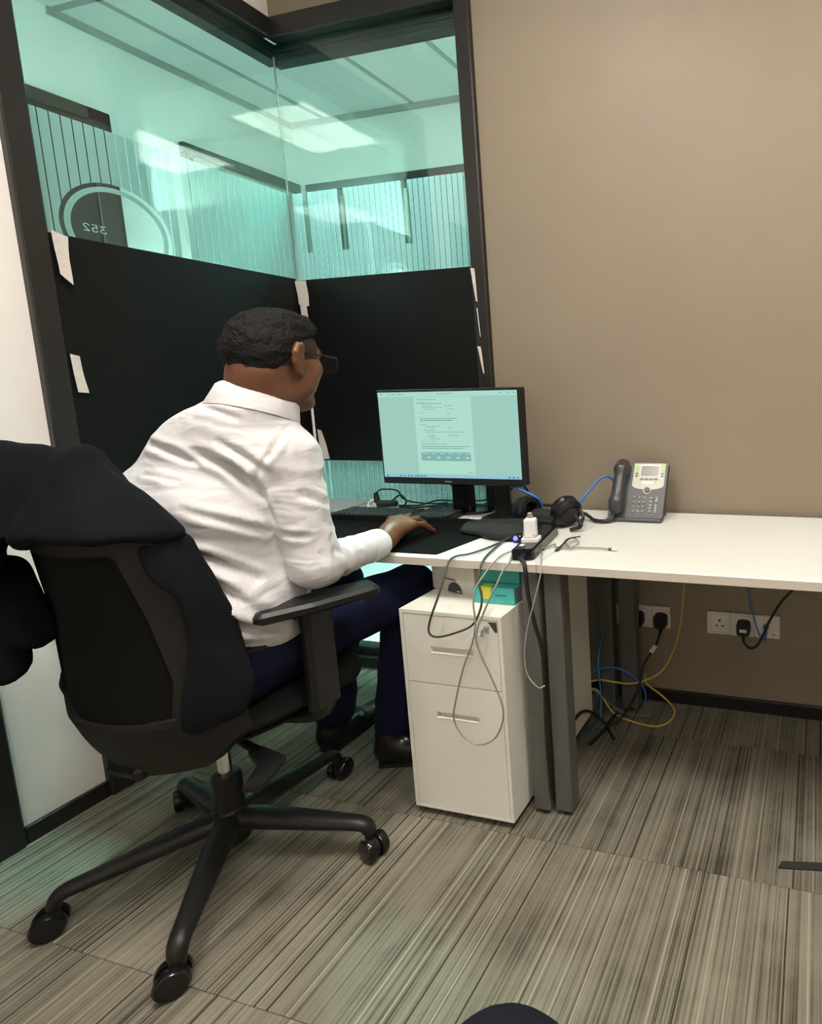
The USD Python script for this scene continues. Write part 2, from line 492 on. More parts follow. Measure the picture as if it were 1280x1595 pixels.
def ridge(P, scale, rot=None, seed=0):
    Q = np.asarray(P, float)
    if rot is not None:
        Q = Q @ np.asarray(rot).T
    n = meshkit.noise(Q * np.array(scale), seed)
    return 1 - np.abs(2 * n - 1)


def displace(m, fun):
    N = m.vertex_normals
    m.vertices = m.vertices + N * fun(m.vertices)[:, None]
    return m


# ================================================================ THE SETTING
XW, YW, XE, YB, ZC = -2.07, 1.86, 1.55, -1.9, 2.95
setting('floor', [box((-3.62, YB - .1, -0.12), (XE + .1, 3.36, -0.006))], 'corridor_floor')
FLOOR = '/World/floor'
BASE[FLOOR] = np.zeros(3)
ys = [-0.74, -0.26, 0.22, 0.70, 1.18, 1.66, 1.86]
xs = [-2.07] + [-1.90 + 0.48 * k for k in range(8)][0:7] + [XE]
for j in range(len(ys) - 1):
    off = 0.0 if j % 2 else 0.24
    cols = sorted({-2.07, XE, *[round(-2.0 + off + 0.48 * k, 3) for k in range(-1, 8) if -2.0 < -2.0 + off + 0.48 * k < XE]})
    for a, b in zip(cols, cols[1:]):
        obj('carpet_tile', rbox((a + .0004, ys[j] + .0004, -0.006), (b - .0004, ys[j + 1] - .0004, 0.0), .0008), 'carpet_laid_across' if j in (4, 5) else 'carpet', FLOOR, smooth=False)
obj('carpet_border', box((XW, YB, -0.006), (XE, -0.7404, 0.0)), 'carpet', FLOOR, smooth=False)

setting('ceiling', box((XW - .12, YB - .1, ZC), (XE + .1, YW + .12, ZC + .1)), 'ceiling_white')
setting('wall_left', [box((XW - .12, 0.86, 0), (XW, 1.055, ZC)), box((XW - .12, 1.055, 2.62), (XW, YW + .12, ZC)), box((XW - .12, YB, 0), (XW, -0.06, ZC)), box((XW - .12, -0.06, 2.12), (XW, 0.86, ZC))], 'white_paint')
setting('wall_right', [box((-1.19, YW, 0), (XE, YW + .12, ZC)), box((XW, YW, 2.62), (-1.19, YW + .12, ZC))], 'brown_paint')
setting('wall_back', box((XW - .12, YB - .1, 0), (XE, YB, 3.0)), 'white_paint')
setting('wall_side', box((XE, YB - .1, 0), (XE + .1, 3.33, 3.0)), 'brown_paint')
setting('baseboard_left', [rbox((XW, 0.87, 0), (XW + .012, 1.05, .05), .003)], 'black_base')
setting('baseboard_right', [rbox((-1.19, YW - .012, 0), (XE, YW, .05), .003)], 'black_base')
d = thing('door_1', None, None, (XW, 0.4, 0), kind='structure')
obj('door_frame', [rbox((XW - .12, .79, 0), (XW + .02, .868, 2.12), .004), rbox((XW - .12, -.06, 0), (XW + .02, .0, 2.12), .004), rbox((XW - .12, -.06, 2.06), (XW + .02, .868, 2.14), .004)], 'black_frame', d)
obj('door_leaf', rbox((XW - .08, .0, .005), (XW - .035, .79, 2.06), .003), 'dark_door', d)
obj('door_handle', [cyl((XW - .035, .08, 1.0), (XW + .02, .08, 1.0), .01), cyl((XW + .02, .075, 1.0), (XW + .02, .19, 1.0), .009)], 'chrome', d)

# glazed corner: two panes with frosted, striped film on their corridor side
FZ0, FZ1 = 0.715, 1.985


def window(name, film_polys, extra, along, pane, rails):
    w = thing(name, None, None, pane[0], kind='structure')
    obj('frame', rails, 'black_frame', w)
    obj('pane', box(*pane), 'pane_glass', w, smooth=False)
    X, Y, o = along
    for p in film_polys:
        if p.area > 1e-6:
            obj('film_strip', prism(p, .0012, o, X, Y), 'film', w, smooth=False)
    for nm, p, mt in extra:
        obj(nm, prism(p, .0012, o, X, Y), mt, w, smooth=False)
    return w


# left pane: local u = y, v = z, extruded towards -x  (X x Y must be -x: X = -y? use u' = -y)
ring_c = Point(-1.288, 1.690)
disc = ring_c.buffer(0.140, quad_segs=24)
strips = []
y = 1.112
k = 0
while y < 1.86:
    if not 1.455 < y + .01 < 1.487:
        s = sbox(-(y + .0212), FZ0, -y, FZ1).difference(disc)
        strips += list(getattr(s, 'geoms', [s]))
    y += 0.0247
ringp = ring_c.buffer(0.129, quad_segs=24).difference(ring_c.buffer(0.115, quad_segs=24))
txt = meshkit.text_mesh('352', 0.022, .0012)
extra_l = [('film_ring', ringp, 'film')]
rails_l = [rbox((XW - .075, 1.05, 0), (XW + .022, 1.105, 2.62), .004), rbox((XW - .06, 1.105, 2.545), (XW + .022, YW - .02, 2.62), .004),
           rbox((XW - .075, 1.105, 2.485), (XW - .0105, YW + .05, 2.512), .003), rbox((XW - .075, 1.105, 2.518), (XW - .0105, YW + .05, 2.548), .003),
           rbox((XW - .06, 1.105, 0), (XW + .022, YW - .02, .05), .004), rbox((XW - .05, 1.105, .05), (XW + .004, YW, .085), .003)]
w1 = window('window_1', strips, extra_l, ((0, -1, 0), (0, 0, 1), (-2.0795, 0, 0)), ((-2.079, 1.10, .08), (-2.071, 1.871, 2.55)), rails_l)
T = np.eye(4)
T[:3, :3] = np.array([[0, 0, -1], [-1, 0, 0], [0, 1, 0]], float)
T[:3, 3] = (-2.0795, 1.256, 1.677)
txt.apply_transform(T)
obj('room_number', txt, 'film', w1, smooth=False)
strips = []
x = -2.068
while x < -1.262:
    lo_z = FZ0
    grey = any(abs(x + .011 - g) < .0124 for g in (-2.009, -1.826, -1.530))
    strips.append(sbox(-(x + .0212), FZ0, -x, 1.752 if grey else FZ1))
    x += 0.0247
extra_r = [('grey_strip', sbox(-(g + .010), 1.752, -(g - .010), 1.955), 'film_grey') for g in (-2.009, -1.826, -1.530)]
rails_r = [rbox((-1.248, YW - .022, 0), (-1.19, YW + .075, 2.62), .004), rbox((XW, YW - .022, 2.545), (-1.245, YW + .06, 2.62), .004),
           rbox((XW - .05, YW + .0205, 2.485), (-1.245, YW + .075, 2.512), .003), rbox((XW - .05, YW + .0205, 2.518), (-1.245, YW + .075, 2.548), .003),
           rbox((XW, YW - .022, 0), (-1.245, YW + .06, .05), .004), rbox((XW, YW - .004, .05), (-1.245, YW + .05, .085), .003)]
w2 = window('window_2', strips, extra_r, ((-1, 0, 0), (0, 0, 1), (0, 1.8795, 0)), ((-2.079, 1.871, .08), (-1.24, 1.879, 2.55)), rails_r)
obj('glass_joint', rbox((-2.0785, 1.866, .085), (-2.0735, 1.8715, 2.495), .001), 'film_grey', w2)

# the corridor seen through the glass
setting('ceiling_corridor', [box((-3.62, YB - .1, 3.0), (-2.79, 3.35, 3.1)), box((-2.79, YB - .1, 3.0), (XW - .12, 1.05, 3.1)), box((-2.79, 1.55, 3.0), (XW - .12, 3.35, 3.1)), box((-2.29, 1.05, 3.0), (XW - .12, 1.55, 3.1)), box((XW - .12, YW + .12, 3.0), (-1.88, 3.35, 3.1)), box((-1.38, YW + .12, 3.0), (XE + .1, 3.35, 3.1)), box((-1.88, YW + .12, 3.0), (-1.38, 2.10, 3.1)), box((-1.88, 2.60, 3.0), (-1.38, 3.35, 3.1))], 'corridor_ceiling')
CC = '/World/ceiling_corridor'
for a, b in (((-3.235, YB, 2.996), (-3.205, 3.23, 3.0)), ((-2.535, 1.98, 2.996), (-2.505, 3.23, 3.0)), ((-2.015, 1.98, 2.996), (-1.985, 3.23, 3.0)), ((-3.5, 2.01, 2.996), (-2.2, 2.04, 3.0)), ((-1.4, 1.98, 2.996), (-1.37, 3.23, 3.0))):
    obj('ceiling_joint', box(a, b), 'ceiling_joint', CC, smooth=False)
setting('wall_far_left', box((-3.62, YB - .1, 0), (-3.5, 3.35, 3.0)), 'corridor_paint')
setting('wall_far_right', box((-3.5, 3.23, 0), (XE, 3.35, 3.0)), 'corridor_paint')
setting('trim_1', [box((-3.5, 2.0, 2.965), (-3.485, 3.215, 3.0)), box((-3.5, 3.215, 2.965), (XE, 3.23, 3.0))], 'ceiling_joint')
setting('baseboard_far', [box((-3.5, YB, 0), (-3.488, 1.3, .08)), box((-3.5, 3.218, 0), (XE, 3.23, .08))], 'black_base')
d = thing('door_2', None, None, (-3.5, 1.7, 0), kind='structure')
obj('door_frame', [rbox((-3.52, 2.075, 0), (-3.46, 2.17, 2.595), .004), rbox((-3.52, 1.05, 0), (-3.46, 1.13, 2.595), .004), rbox((-3.52, 1.05, 2.535), (-3.46, 2.17, 2.595), .004)], 'black_frame', d)
obj('door_leaf', rbox((-3.52, 1.13, .01), (-3.475, 2.075, 2.535), .003), 'dark_door', d)
obj('door_handle', [cyl((-3.475, 1.99, 1.0), (-3.43, 1.99, 1.0), .009), cyl((-3.43, 1.995, 1.0), (-3.43, 1.87, 1.0), .009)], 'chrome', d)
w = thing('window_3', None, None, (-3.5, 2.86, 0), kind='structure')
obj('frame', [rbox((-3.51, 2.5, 2.54), (-3.465, 3.225, 2.6), .003), rbox((-3.51, 2.5, 0), (-3.465, 2.545, 2.54), .003), rbox((-3.51, 2.545, 0), (-3.465, 3.225, .08), .003)], 'black_frame', w)
obj('pane', box((-3.503, 2.545, .08), (-3.497, 3.225, 2.54)), 'office_blind', w, smooth=False)
w = thing('window_4', None, None, (-2.3, 3.23, 0), kind='structure')
obj('frame', [rbox((-3.40, 3.195, 2.535), (-1.2, 3.24, 2.585), .003), rbox((-3.40, 3.195, 0), (-3.36, 3.24, 2.535), .003), rbox((-3.36, 3.195, 0), (-1.2, 3.24, .08), .003), rbox((-2.66, 3.205, .08), (-2.62, 3.24, 2.535), .003)], 'black_frame', w)
for a, b in ((-3.36, -2.66), (-2.62, -1.2)):
    obj('pane', box((a, 3.222, .08), (b, 3.229, 2.535)), 'office_glass', w, smooth=False)

# lamps: square LED panels let into the ceilings, and one downlight


def led(name, x, y, z, half, label, look, group=None):
    t = thing(name, label, 'ceiling light', (x, y, z), group)
    fr = prism(sbox(-half - .015, -half - .015, half + .015, half + .015).difference(sbox(-half, -half, half, half)), .012, (x, y, z - .010), (1, 0, 0), (0, 1, 0))
    obj('rim', fr, 'ceiling_white', t, smooth=False)
    obj('diffuser', box((x - half, y - half, z - .006), (x + half, y + half, z - .001)), look, t, smooth=False)


led('ceiling_panel_light', -0.80, 0.52, ZC, .30, 'square white LED ceiling panel above the seated man', 'led_panel')
led('ceiling_panel_light', 0.55, 0.52, ZC, .30, 'square white LED ceiling panel above the bare white desk', 'led_panel')
led('ceiling_panel_light', 0.55, -1.00, ZC, .30, 'square dimmer LED ceiling panel near the back wall', 'led_panel_dim')
led('corridor_panel_light', -2.80, -1.0, 3.0, .30, 'square cool white LED panel in the corridor to the left, before the dark door', 'corridor_led')
led('corridor_panel_light', 1.05, 2.60, 3.0, .30, 'square cool white LED panel in the corridor behind the brown wall', 'corridor_led')


def deep_light(x, y, label, look='corridor_led_bright'):
    t = thing('corridor_deep_light', label, 'ceiling light', (x, y, 3.0))
    a, b = .25, .245
    obj('housing', [box((x - a, y - a, 3.0), (x - b, y + a, 3.30)), box((x + b, y - a, 3.0), (x + a, y + a, 3.30)), box((x - b, y - a, 3.0), (x + b, y - b, 3.30)), box((x - b, y + b, 3.0), (x + b, y + a, 3.30)), box((x - a, y - a, 3.295), (x + a, y + a, 3.30))], 'dark_door', t, smooth=False)
    obj('diffuser', box((x - .24, y - .24, 3.285), (x + .24, y + .24, 3.290)), look, t, smooth=False)


deep_light(-1.63, 2.35, 'deep recessed square cool white light just outside the right glass pane', 'corridor_led_brightest')
deep_light(-2.54, 1.30, 'deep recessed square cool white light just outside the left glass pane')
t = thing('downlight', 'small round downlight in the ceiling, mirrored in the glass', 'ceiling light', (-1.24, 0.06, ZC))
obj('rim', lathe([(.028, 0), (.045, 0), (.045, .006), (.028, .010), (.028, 0)], (-1.24, .06, ZC - .008), (0, 0, 1)), 'ceiling_white', t)
obj('lamp', lathe([(0, 0), (.027, 0), (.027, .005), (0, .005)], (-1.24, .06, ZC - .006), (0, 0, 1)), 'led_spot', t)

# black boards and the tape that holds them to the frames
obj('black_board', [rbox((-2.066, 1.098, .905), (-2.061, 1.852, 1.648), .0015)], 'board_black', label='black board taped inside the left glass pane, behind the man', cat='board', smooth=False)
obj('black_board', [rbox((-2.060, 1.848, .905), (-1.238, 1.853, 1.640), .0015)], 'board_black', label='black board taped inside the right glass pane, behind the monitor', cat='board', smooth=False)


def tape(quad, o, X, Y, label, bend=.002, seed=1):
    """A strip of masking tape: quad in local coordinates, curling a little."""
    q = np.array(quad, float)
    n, m_ = 7, 13
    g = []
    for j in range(m_):
        for i in range(n):
            a, b = i / (n - 1), j / (m_ - 1)
            p = (1 - b) * ((1 - a) * q[0] + a * q[1]) + b * ((1 - a) * q[3] + a * q[2])
            g.append((*p, .0012 + bend * (math.sin(5 * b + seed) * .3 + .3 + 1.2 * a * a * abs(b - .5))))
    g = np.array(g)
    X, Y, o = np.array(X, float), np.array(Y, float), np.array(o, float)
    Z = np.cross(X, Y)
    V1 = o + g[:, :1] * X + g[:, 1:2] * Y + g[:, 2:] * Z
    V2 = V1 - Z * .0008
    F = []
    for j in range(m_ - 1):
        for i in range(n - 1):
            a = j * n + i
            F += [[a, a + 1, a + n + 1], [a, a + n + 1, a + n]]
    F = np.array(F)
    N = len(V1)
    edge = [j * n for j in range(m_)] + [(m_ - 1) * n + i for i in range(1, n)] + [j * n + n - 1 for j in range(m_ - 2, -1, -1)] + [i for i in range(n - 2, 0, -1)]
    S = []
    for a, b in zip(edge, edge[1:] + edge[:1]):
        S += [[a, b, b + N], [a, b + N, a + N]]
    m = trimesh.Trimesh(np.vstack([V1, V2]), np.vstack([F, F[:, ::-1] + N, S]), process=False)
    m.fix_normals()
    obj('masking_tape', m, 'tape', label=label, cat='tape', smooth=40)


tl = dict(o=(-2.0600, 0, 0), X=(0, 1, 0), Y=(0, 0, 1))
tape([(1.112, 1.535), (1.135, 1.508), (1.140, 1.640), (1.108, 1.652)], (-2.0465, 0, 0), (0, 1, 0), (0, 0, 1), 'wide strip of pale masking tape at the top left corner of the left board', .006)
tape([(1.112, 1.208), (1.135, 1.205), (1.126, 1.310), (1.107, 1.316)], (-2.0465, 0, 0), (0, 1, 0), (0, 0, 1), 'narrow pale masking tape lower on the left frame', .003, 2)
tr = dict(X=(1, 0, 0), Y=(0, 0, 1))
tape([(-2.052, 1.545), (-2.000, 1.535), (-2.002, 1.636), (-2.060, 1.638)], (0, 1.8470, 0), (1, 0, 0), (0, 0, 1), 'pale masking tape across the corner where the two black boards meet', .004, 3)
tape([(-2.044, 1.470), (-2.014, 1.455), (-2.012, 1.545), (-2.046, 1.550)], (0, 1.8470, 0), (1, 0, 0), (0, 0, 1), 'short masking tape just above the hair of the man, under the corner tape', .003, 4)
tape([(-1.232, 1.512), (-1.2245, 1.508), (-1.228, 1.628), (-1.246, 1.632)], (0, 1.8372, 0), (1, 0, 0), (0, 0, 1), 'longest sliver of pale tape on the right frame, topmost of three', .002, 5)
tape([(-1.2245, 1.382), (-1.221, 1.380), (-1.227, 1.486), (-1.232, 1.487)], (0, 1.8372, 0), (1, 0, 0), (0, 0, 1), 'thinnest sliver of pale tape on the right frame, middle of three', .001, 6)
tape([(-1.221, 1.246), (-1.2145, 1.244), (-1.224, 1.345), (-1.239, 1.347)], (0, 1.8372, 0), (1, 0, 0), (0, 0, 1), 'short wedge of pale tape on the right frame, lowest of three', .002, 7)
tape([(-2.022, .908), (-1.975, .912), (-2.004, 1.030), (-2.026, 1.036)], (0, 1.8470, 0), (1, 0, 0), (0, 0, 1), 'pale tape at the foot of the glass corner, beside the right sleeve', .003, 8)
obj('glass_edge', rbox((-2.043, 1.838, .905), (-2.033, 1.8455, 1.46), .002), 'charger_white', w2, label='bright strip of glass edge between the boards')

# ================================================================ DESKS
DT, DU = 0.735, 0.710


def desk(name, x0, x1, y0, label, legs, panel):
    t = thing(name, label, 'desk', ((x0 + x1) / 2, 1.55, 0))
    obj('tabletop', rbox((x0, y0, DU), (x1, YW - .022, DT), .002), 'desk_white', t)
    obj('edge_band', [rbox((x0, y0 - .0012, DU + .0005), (x1, y0 + .002, DT - .002), .0008)], 'desk_edge', t)
    for lx, ly, wd, dp in legs:
        obj('leg', rbox((lx - wd / 2, ly - dp / 2, .012), (lx + wd / 2, ly + dp / 2, DU), .003), 'leg_grey', t)
        obj('foot', cyl((lx, ly, 0), (lx, ly, .014), .016, .018, .002), 'plastic_black', t)
    if panel:
        obj('side_panel', rbox(*panel, .002), 'cabinet_white', t, label='pale upright panel between the front and rear leg')
    return t


desk1 = desk('desk', -2.02, -0.7125, 1.246, 'white desk under the monitor and keyboard', [(-.743, 1.285, .050, .05), (-.743, 1.79, .050, .05), (-1.98, 1.29, .05, .05), (-1.98, 1.79, .05, .05)], None)
desk2 = desk('desk', -0.7105, 1.10, 1.246, 'bare white desk carrying only the telephone, along the brown wall', [(-.681, 1.292, .050, .05), (-.66, 1.79, .060, .05), (1.06, 1.29, .05, .05), (1.06, 1.79, .05, .05)], ((-.775, 1.33, .05), (-.762, 1.665, .70)))

# ================================================================ DRAWER PEDESTAL under the desk
cb = thing('drawer_pedestal', 'white metal two drawer pedestal standing under the desk edge', 'drawer unit', (-.945, 1.43, 0))
x0, x1, y0, y1, z0, z1 = -1.100, -.790, 1.192, 1.655, .022, .605
hull = m3.Manifold.cube((x1 - x0, y1 - y0, z1 - z0)).translate((x0, y0, z0)) - m3.Manifold.cube((x1 - x0 - .020, .03, z1 - z0 - .016)).translate((x0 + .010, y0 - .005, z0 + .006))
obj('body', hull, 'cabinet_white', cb, smooth=False)


def drawer(za, zb, hx0, hx1, hz0, hz1):
    fr = m3.Manifold.cube((x1 - x0 - .024, .022, zb - za)).translate((x0 + .012, y0 + .001, za)) - m3.Manifold.cube((hx1 - hx0, .016, hz1 - hz0)).translate((hx0, y0 - .002, hz0))
    dr = obj('drawer', fr, 'cabinet_white', cb, smooth=False)
    obj('handle', rbox((hx0, y0 + .0005, hz0 - .003), (hx1, y0 + .010, hz0 + .002), .001), 'desk_white', dr, label='pale lip of the recessed drawer pull')
    return dr


drawer(.0285, .3975, -1.006, -.876, .300, .318)
dr1 = drawer(.4005, .5935, -1.010, -.878, .487, .507)
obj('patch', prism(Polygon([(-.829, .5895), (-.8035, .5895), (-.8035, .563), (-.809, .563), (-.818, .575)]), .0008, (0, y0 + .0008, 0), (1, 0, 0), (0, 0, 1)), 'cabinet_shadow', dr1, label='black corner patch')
obj('lock', cyl((-.834, y0 + .002, .572), (-.834, y0 - .006, .572), .008, .007, .001, 16), 'metal_grey', dr1)
for cx_ in (x0 + .05, x1 - .05):
    for cy_ in (y0 + .06, y1 - .06):
        obj('caster', cyl((cx_ - .01, cy_, .013), (cx_ + .01, cy_, .013), .013, .013, .002, 14), 'plastic_black', cb)
ky = thing('key', 'white tagged key hanging in the lock of the drawer pedestal', 'key', (-.834, 1.18, .56))
obj('blade', [rbox((-.8375, 1.1745, .5695), (-.8305, 1.1860, .5745), .001), lathe([(.005, 0), (.009, 0), (.009, .002), (.005, .002), (.005, 0)], (-.836, 1.172, .566), (1, .3, .1), 14)], 'metal_grey', ky)
obj('tag', rbox((-.025, -.002, -.011), (.025, .002, .011), .001, rot=('y', -38), about=(-.857, 1.168, .551)), 'charger_white', ky)

# ================================================================ BOXES on the pedestal
wb = thing('white_carton', 'white cardboard box with round black cut-out, on the drawer pedestal', 'box', (-1.06, 1.45, .605))
A, B2 = np.array([-1.111, 1.345]), np.array([-.935, 1.297])
ux = (B2 - A) / np.linalg.norm(B2 - A)
uy = np.array([-ux[1], ux[0]])
L_ = np.linalg.norm(B2 - A)
at2 = lambda u, v, z: np.array([*(A + ux * u + uy * v), z])
mk = prism(sbox(0, 0, L_, .20), .092, at2(0, 0, .6055), (*ux, 0), (*uy, 0))
obj('carton', mk, 'carton_white', wb, smooth=False)
obj('cut_out', prism(Point(.098, 0).buffer(.030, quad_segs=10).intersection(sbox(0, 0, .2, .05)), .0012, at2(0, -.0009, .607), (*ux, 0), (0, 0, 1)), 'cabinet_shadow', wb)
obj('slot', prism(sbox(.050, .036, .102, .0385), .0012, at2(0, -.0009, .607), (*ux, 0), (0, 0, 1)), 'cabinet_shadow', wb)
obj('flap_edge', prism(sbox(.108, .004, .124, .007), .0012, at2(0, -.0018, .607), (*ux, 0), (0, 0, 1)), 'charger_white', wb)
tb = thing('teal_carton', 'small turquoise box with a yellow sticker, on the drawer pedestal', 'box', (-.85, 1.32, .605))
obj('carton', rbox((-.922, 1.268, .6055), (-.794, 1.330, .652), .001), 'carton_teal', tb, smooth=False)
obj('lid_flap', rbox((-.919, 1.303, .653), (-.797, 1.329, .6945), .001), 'carton_teal', tb, label='raised turquoise rear half of the box')
obj('sticker', [rbox((-.897, 1.2668, .618), (-.865, 1.2685, .6525), .0004), rbox((-.897, 1.2675, .6518), (-.865, 1.292, .6532), .0004)], 'tape_yellow', tb, label='translucent yellow sticker folded over the edge')
obj('lettering', [box((-.852 + .0042 * k_, 1.2670, .6285), (-.8490 + .0042 * k_, 1.2684, .6285 + (.0058 if k_ in (3, 6) else .0038))) for k_ in range(8)], 'ink_teal', tb, smooth=False)
obj('barcode_label', rbox((-.7943, 1.278, .611), (-.7932, 1.322, .648), .0003), 'label_grey', tb)

# ================================================================ MONITOR
MY = 1.615
mx0, mx1, mz0, mz1 = -1.503, -.948, .866, 1.190
mo = thing('monitor', 'black flat computer monitor showing a document', 'monitor', (-1.27, 1.73, DT))
obj('bezel', rbox((mx0 - .003, MY, mz0 - .004), (mx1 + .003, MY + .035, mz1 + .003), .004), 'plastic_black', mo)
obj('rear_housing', rbox((mx0 + .12, MY + .03, mz0 + .06), (mx1 - .12, MY + .07, mz1 - .08), .02), 'plastic_soft', mo)
sx0, sx1, sz0, sz1 = mx0 + .006, mx1 - .007, mz0 + .020, mz1 - .006
sc = obj('screen', box((sx0, MY - .0010, sz0), (sx1, MY + .001, sz1)), 'screen', mo, smooth=False)
SW, SH = sx1 - sx0, sz1 - sz0


def scr(u0, v0, u1, v1, dy):
    return box((sx0 + u0 * SW, MY - dy, sz1 - v0 * SH), (sx0 + u1 * SW, MY - dy + .0004, sz1 - v1 * SH))


obj('toolbar', scr(0, 0, 1, .055, .0015), 'screen_bar', sc, smooth=False)
obj('document_page', scr(.268, .06, .680, .955, .0015), 'screen_page', sc, smooth=False)
obj('taskbar', scr(0, .962, 1, 1, .0015), 'screen_task', sc, smooth=False)
ink = []
R2 = random.Random(3)
for v, segs, th in ((.085, [(.295, .43)], .007), (.125, [(.29, .36)], .005), (.133, [(.29, .47)], .006), (.157, [(.325, .40), (.485, .555)], .005), (.178, [(.33, .47)], .005), (.20, [(.34, .43), (.495, .56)], .005),
                    (.24, [(.30, .355)], .004), (.25, [(.505, .53)], .006), (.305, [(.305, .575)], .008), (.325, [(.305, .545)], .010), (.375, [(.30, .36)], .004), (.397, [(.34, .445)], .006), (.418, [(.375, .405), (.505, .53)], .005),
                    (.44, [(.325, .41)], .006), (.462, [(.34, .625)], .006), (.50, [(.36, .41), (.505, .575)], .006), (.52, [(.355, .405)], .006), (.54, [(.375, .445)], .006), (.575, [(.30, .355), (.36, .41)], .004), (.602, [(.305, .49)], .006),
                    (.628, [(.305, .655)], .008), (.650, [(.305, .605)], .008), (.93, [(.63, .665)], .008)):
    for a, b in segs:
        u = a
        while u < b:
            w_ = R2.uniform(.008, .026)
            ink.append(scr(u, v, min(u + w_, b), v + th, .0019))
            u += w_ + .004
for u in (.02, .08, .11, .15, .175, .44, .47, .50, .53, .88, .93, .97):
    ink.append(scr(u, .022, u + .018, .03, .0019))
obj('document_text', ink, 'screen_ink', sc, smooth=False)
tbm = [scr(.295, .700, .655, .800, .0017)]
obj('document_table', tbm, 'screen_table', sc, smooth=False)
obj('table_cells', [scr(.34 + .07 * k, .752, .362 + .07 * k, .772, .0021) for k in range(5)] + [scr(.31 + .062 * k, .712, .345 + .062 * k, .720, .0021) for k in range(6)], 'screen_page', sc, smooth=False)
obj('taskbar_icons', [scr(u, .972, u + .012, .990, .0019) for u in (.02, .12, .15, .18, .205, .235, .255, .28, .305, .91, .94, .97)], 'screen_blue', sc, smooth=False)
obj('maker_logo', [box((-1.252 + .0042 * k_, MY - .0006, mz0 + .0045), (-1.2490 + .0042 * k_, MY + .001, mz0 + .0095)) for k_ in range(7)], 'metal_grey', mo, smooth=False)
obj('stand_neck', [rbox((-1.300, 1.705, .742), (-1.225, 1.745, .90), .006), prism(Polygon([(-1.33, .868), (-1.195, .868), (-1.225, .84), (-1.30, .84)]), .03, (0, 1.735, 0), (1, 0, 0), (0, 0, 1))], 'gloss_black', mo)
obj('stand_base', prism(affinity.scale(Point(0, 0).buffer(1, quad_segs=24), .135, .075), .009, (-1.30, 1.760, DT + .0005), (1, 0, 0), (0, 1, 0)), 'gloss_black', mo)
# dark post of a second stand, right of the monitor's foot
hs = thing('device_stand', 'black upright stand with a flat foot between monitor and headphones', 'stand', (-1.06, 1.68, DT))
obj('post', rbox((-1.100, 1.672, DT + .008), (-1.045, 1.692, .872), .005), 'plastic_black', hs)
obj('post_sleeve', rbox((-1.103, 1.669, DT + .008), (-1.042, 1.694, .79), .004), 'plastic_soft', hs)
obj('foot', prism(rrect(-1.13, 1.61, -1.005, 1.76, .03), .008, (0, 0, DT + .0035), (1, 0, 0), (0, 1, 0)), 'plastic_black', hs)

# ================================================================ ON THE DESK
obj('desk_mat', prism(Polygon([(-1.80, 1.268), (-1.035, 1.276), (-1.013, 1.43), (-.985, 1.60), (-1.20, 1.63), (-1.80, 1.60)]).buffer(.008), .003, (0, 0, DT + .0003), (1, 0, 0), (0, 1, 0)), 'mat_black', label='large black desk mat under the keyboard and hand', cat='desk mat')
# keyboard
kb = thing('keyboard', 'black full size computer keyboard with small flat keys', 'keyboard', (-1.48, 1.6, DT))
kA, kB = np.array([-1.70, 1.545]), np.array([-1.232, 1.562])
ku = (kB - kA) / np.linalg.norm(kB - kA)
kv = np.array([-ku[1], ku[0]])
KL, KD = np.linalg.norm(kB - kA), .120
KZ = DT + .004
kp = lambda u, v, z: np.array([*(kA + ku * u + kv * v), z])
obj('case', prism(rrect(0, 0, KL, KD, .008), .018, kp(0, 0, KZ), (*ku, 0), (*kv, 0)), 'plastic_black', kb)
for row in range(6):
    v0 = .006 + row * .0180 + (.002 if row == 5 else 0)
    u = .008
    while u < KL - .018:
        wdt = .0185
        if row == 0 and .085 < u < .20:
            wdt = .118
        if not ((.305 < u < .317) or (.378 < u < .387)):
            c = kp(u + wdt / 2, v0 + .0080, KZ + .0195)
            R3 = np.eye(3)
            R3[:2, 0], R3[:2, 1] = ku, kv
            obj('key', rbox((-wdt / 2 + .0012, -.0077, -.002), (wdt / 2 - .0012, .0077, .002), .0015, rot=R3, about=c), 'key_black', kb, smooth=False)
        u += wdt + .0007
# laptop at the far left, paper, small dark clip-on microphone
lp = thing('laptop', 'closed grey laptop lying beyond the right sleeve', 'laptop', (-1.86, 1.69, DT))
obj('lid', rbox((-1.985, 1.615, DT + .010), (-1.735, 1.80, DT + .018), .003), 'laptop_grey', lp)
obj('base', rbox((-1.985, 1.615, DT + .0005), (-1.735, 1.80, DT + .0095), .003), 'phone_silver', lp)
obj('paper_sheet', rbox((-.105, -.03, 0), (.105, .03, .0008), .0003, rot=('z', -6), about=(-1.50, 1.742, DT + .0008)), 'paper', label='white paper slip behind the keyboard', cat='paper', smooth=False)
mc = thing('microphone', 'black clip-on microphone lying on its white clip behind the keyboard', 'microphone', (-1.62, 1.74, DT))
obj('capsule', [cyl((-1.655, 1.735, DT + .018), (-1.585, 1.76, DT + .018), .0155, .012, .004)], 'plastic_black', mc)
obj('arm', cyl((-1.655, 1.735, DT + .024), (-1.668, 1.745, DT + .062), .011, .008, .003), 'plastic_soft', mc)
obj('clip', tube([(-1.690, 1.725, DT + .006), (-1.695, 1.735, DT + .022), (-1.685, 1.75, DT + .03), (-1.66, 1.745, DT + .007)], .004), 'charger_white', mc)
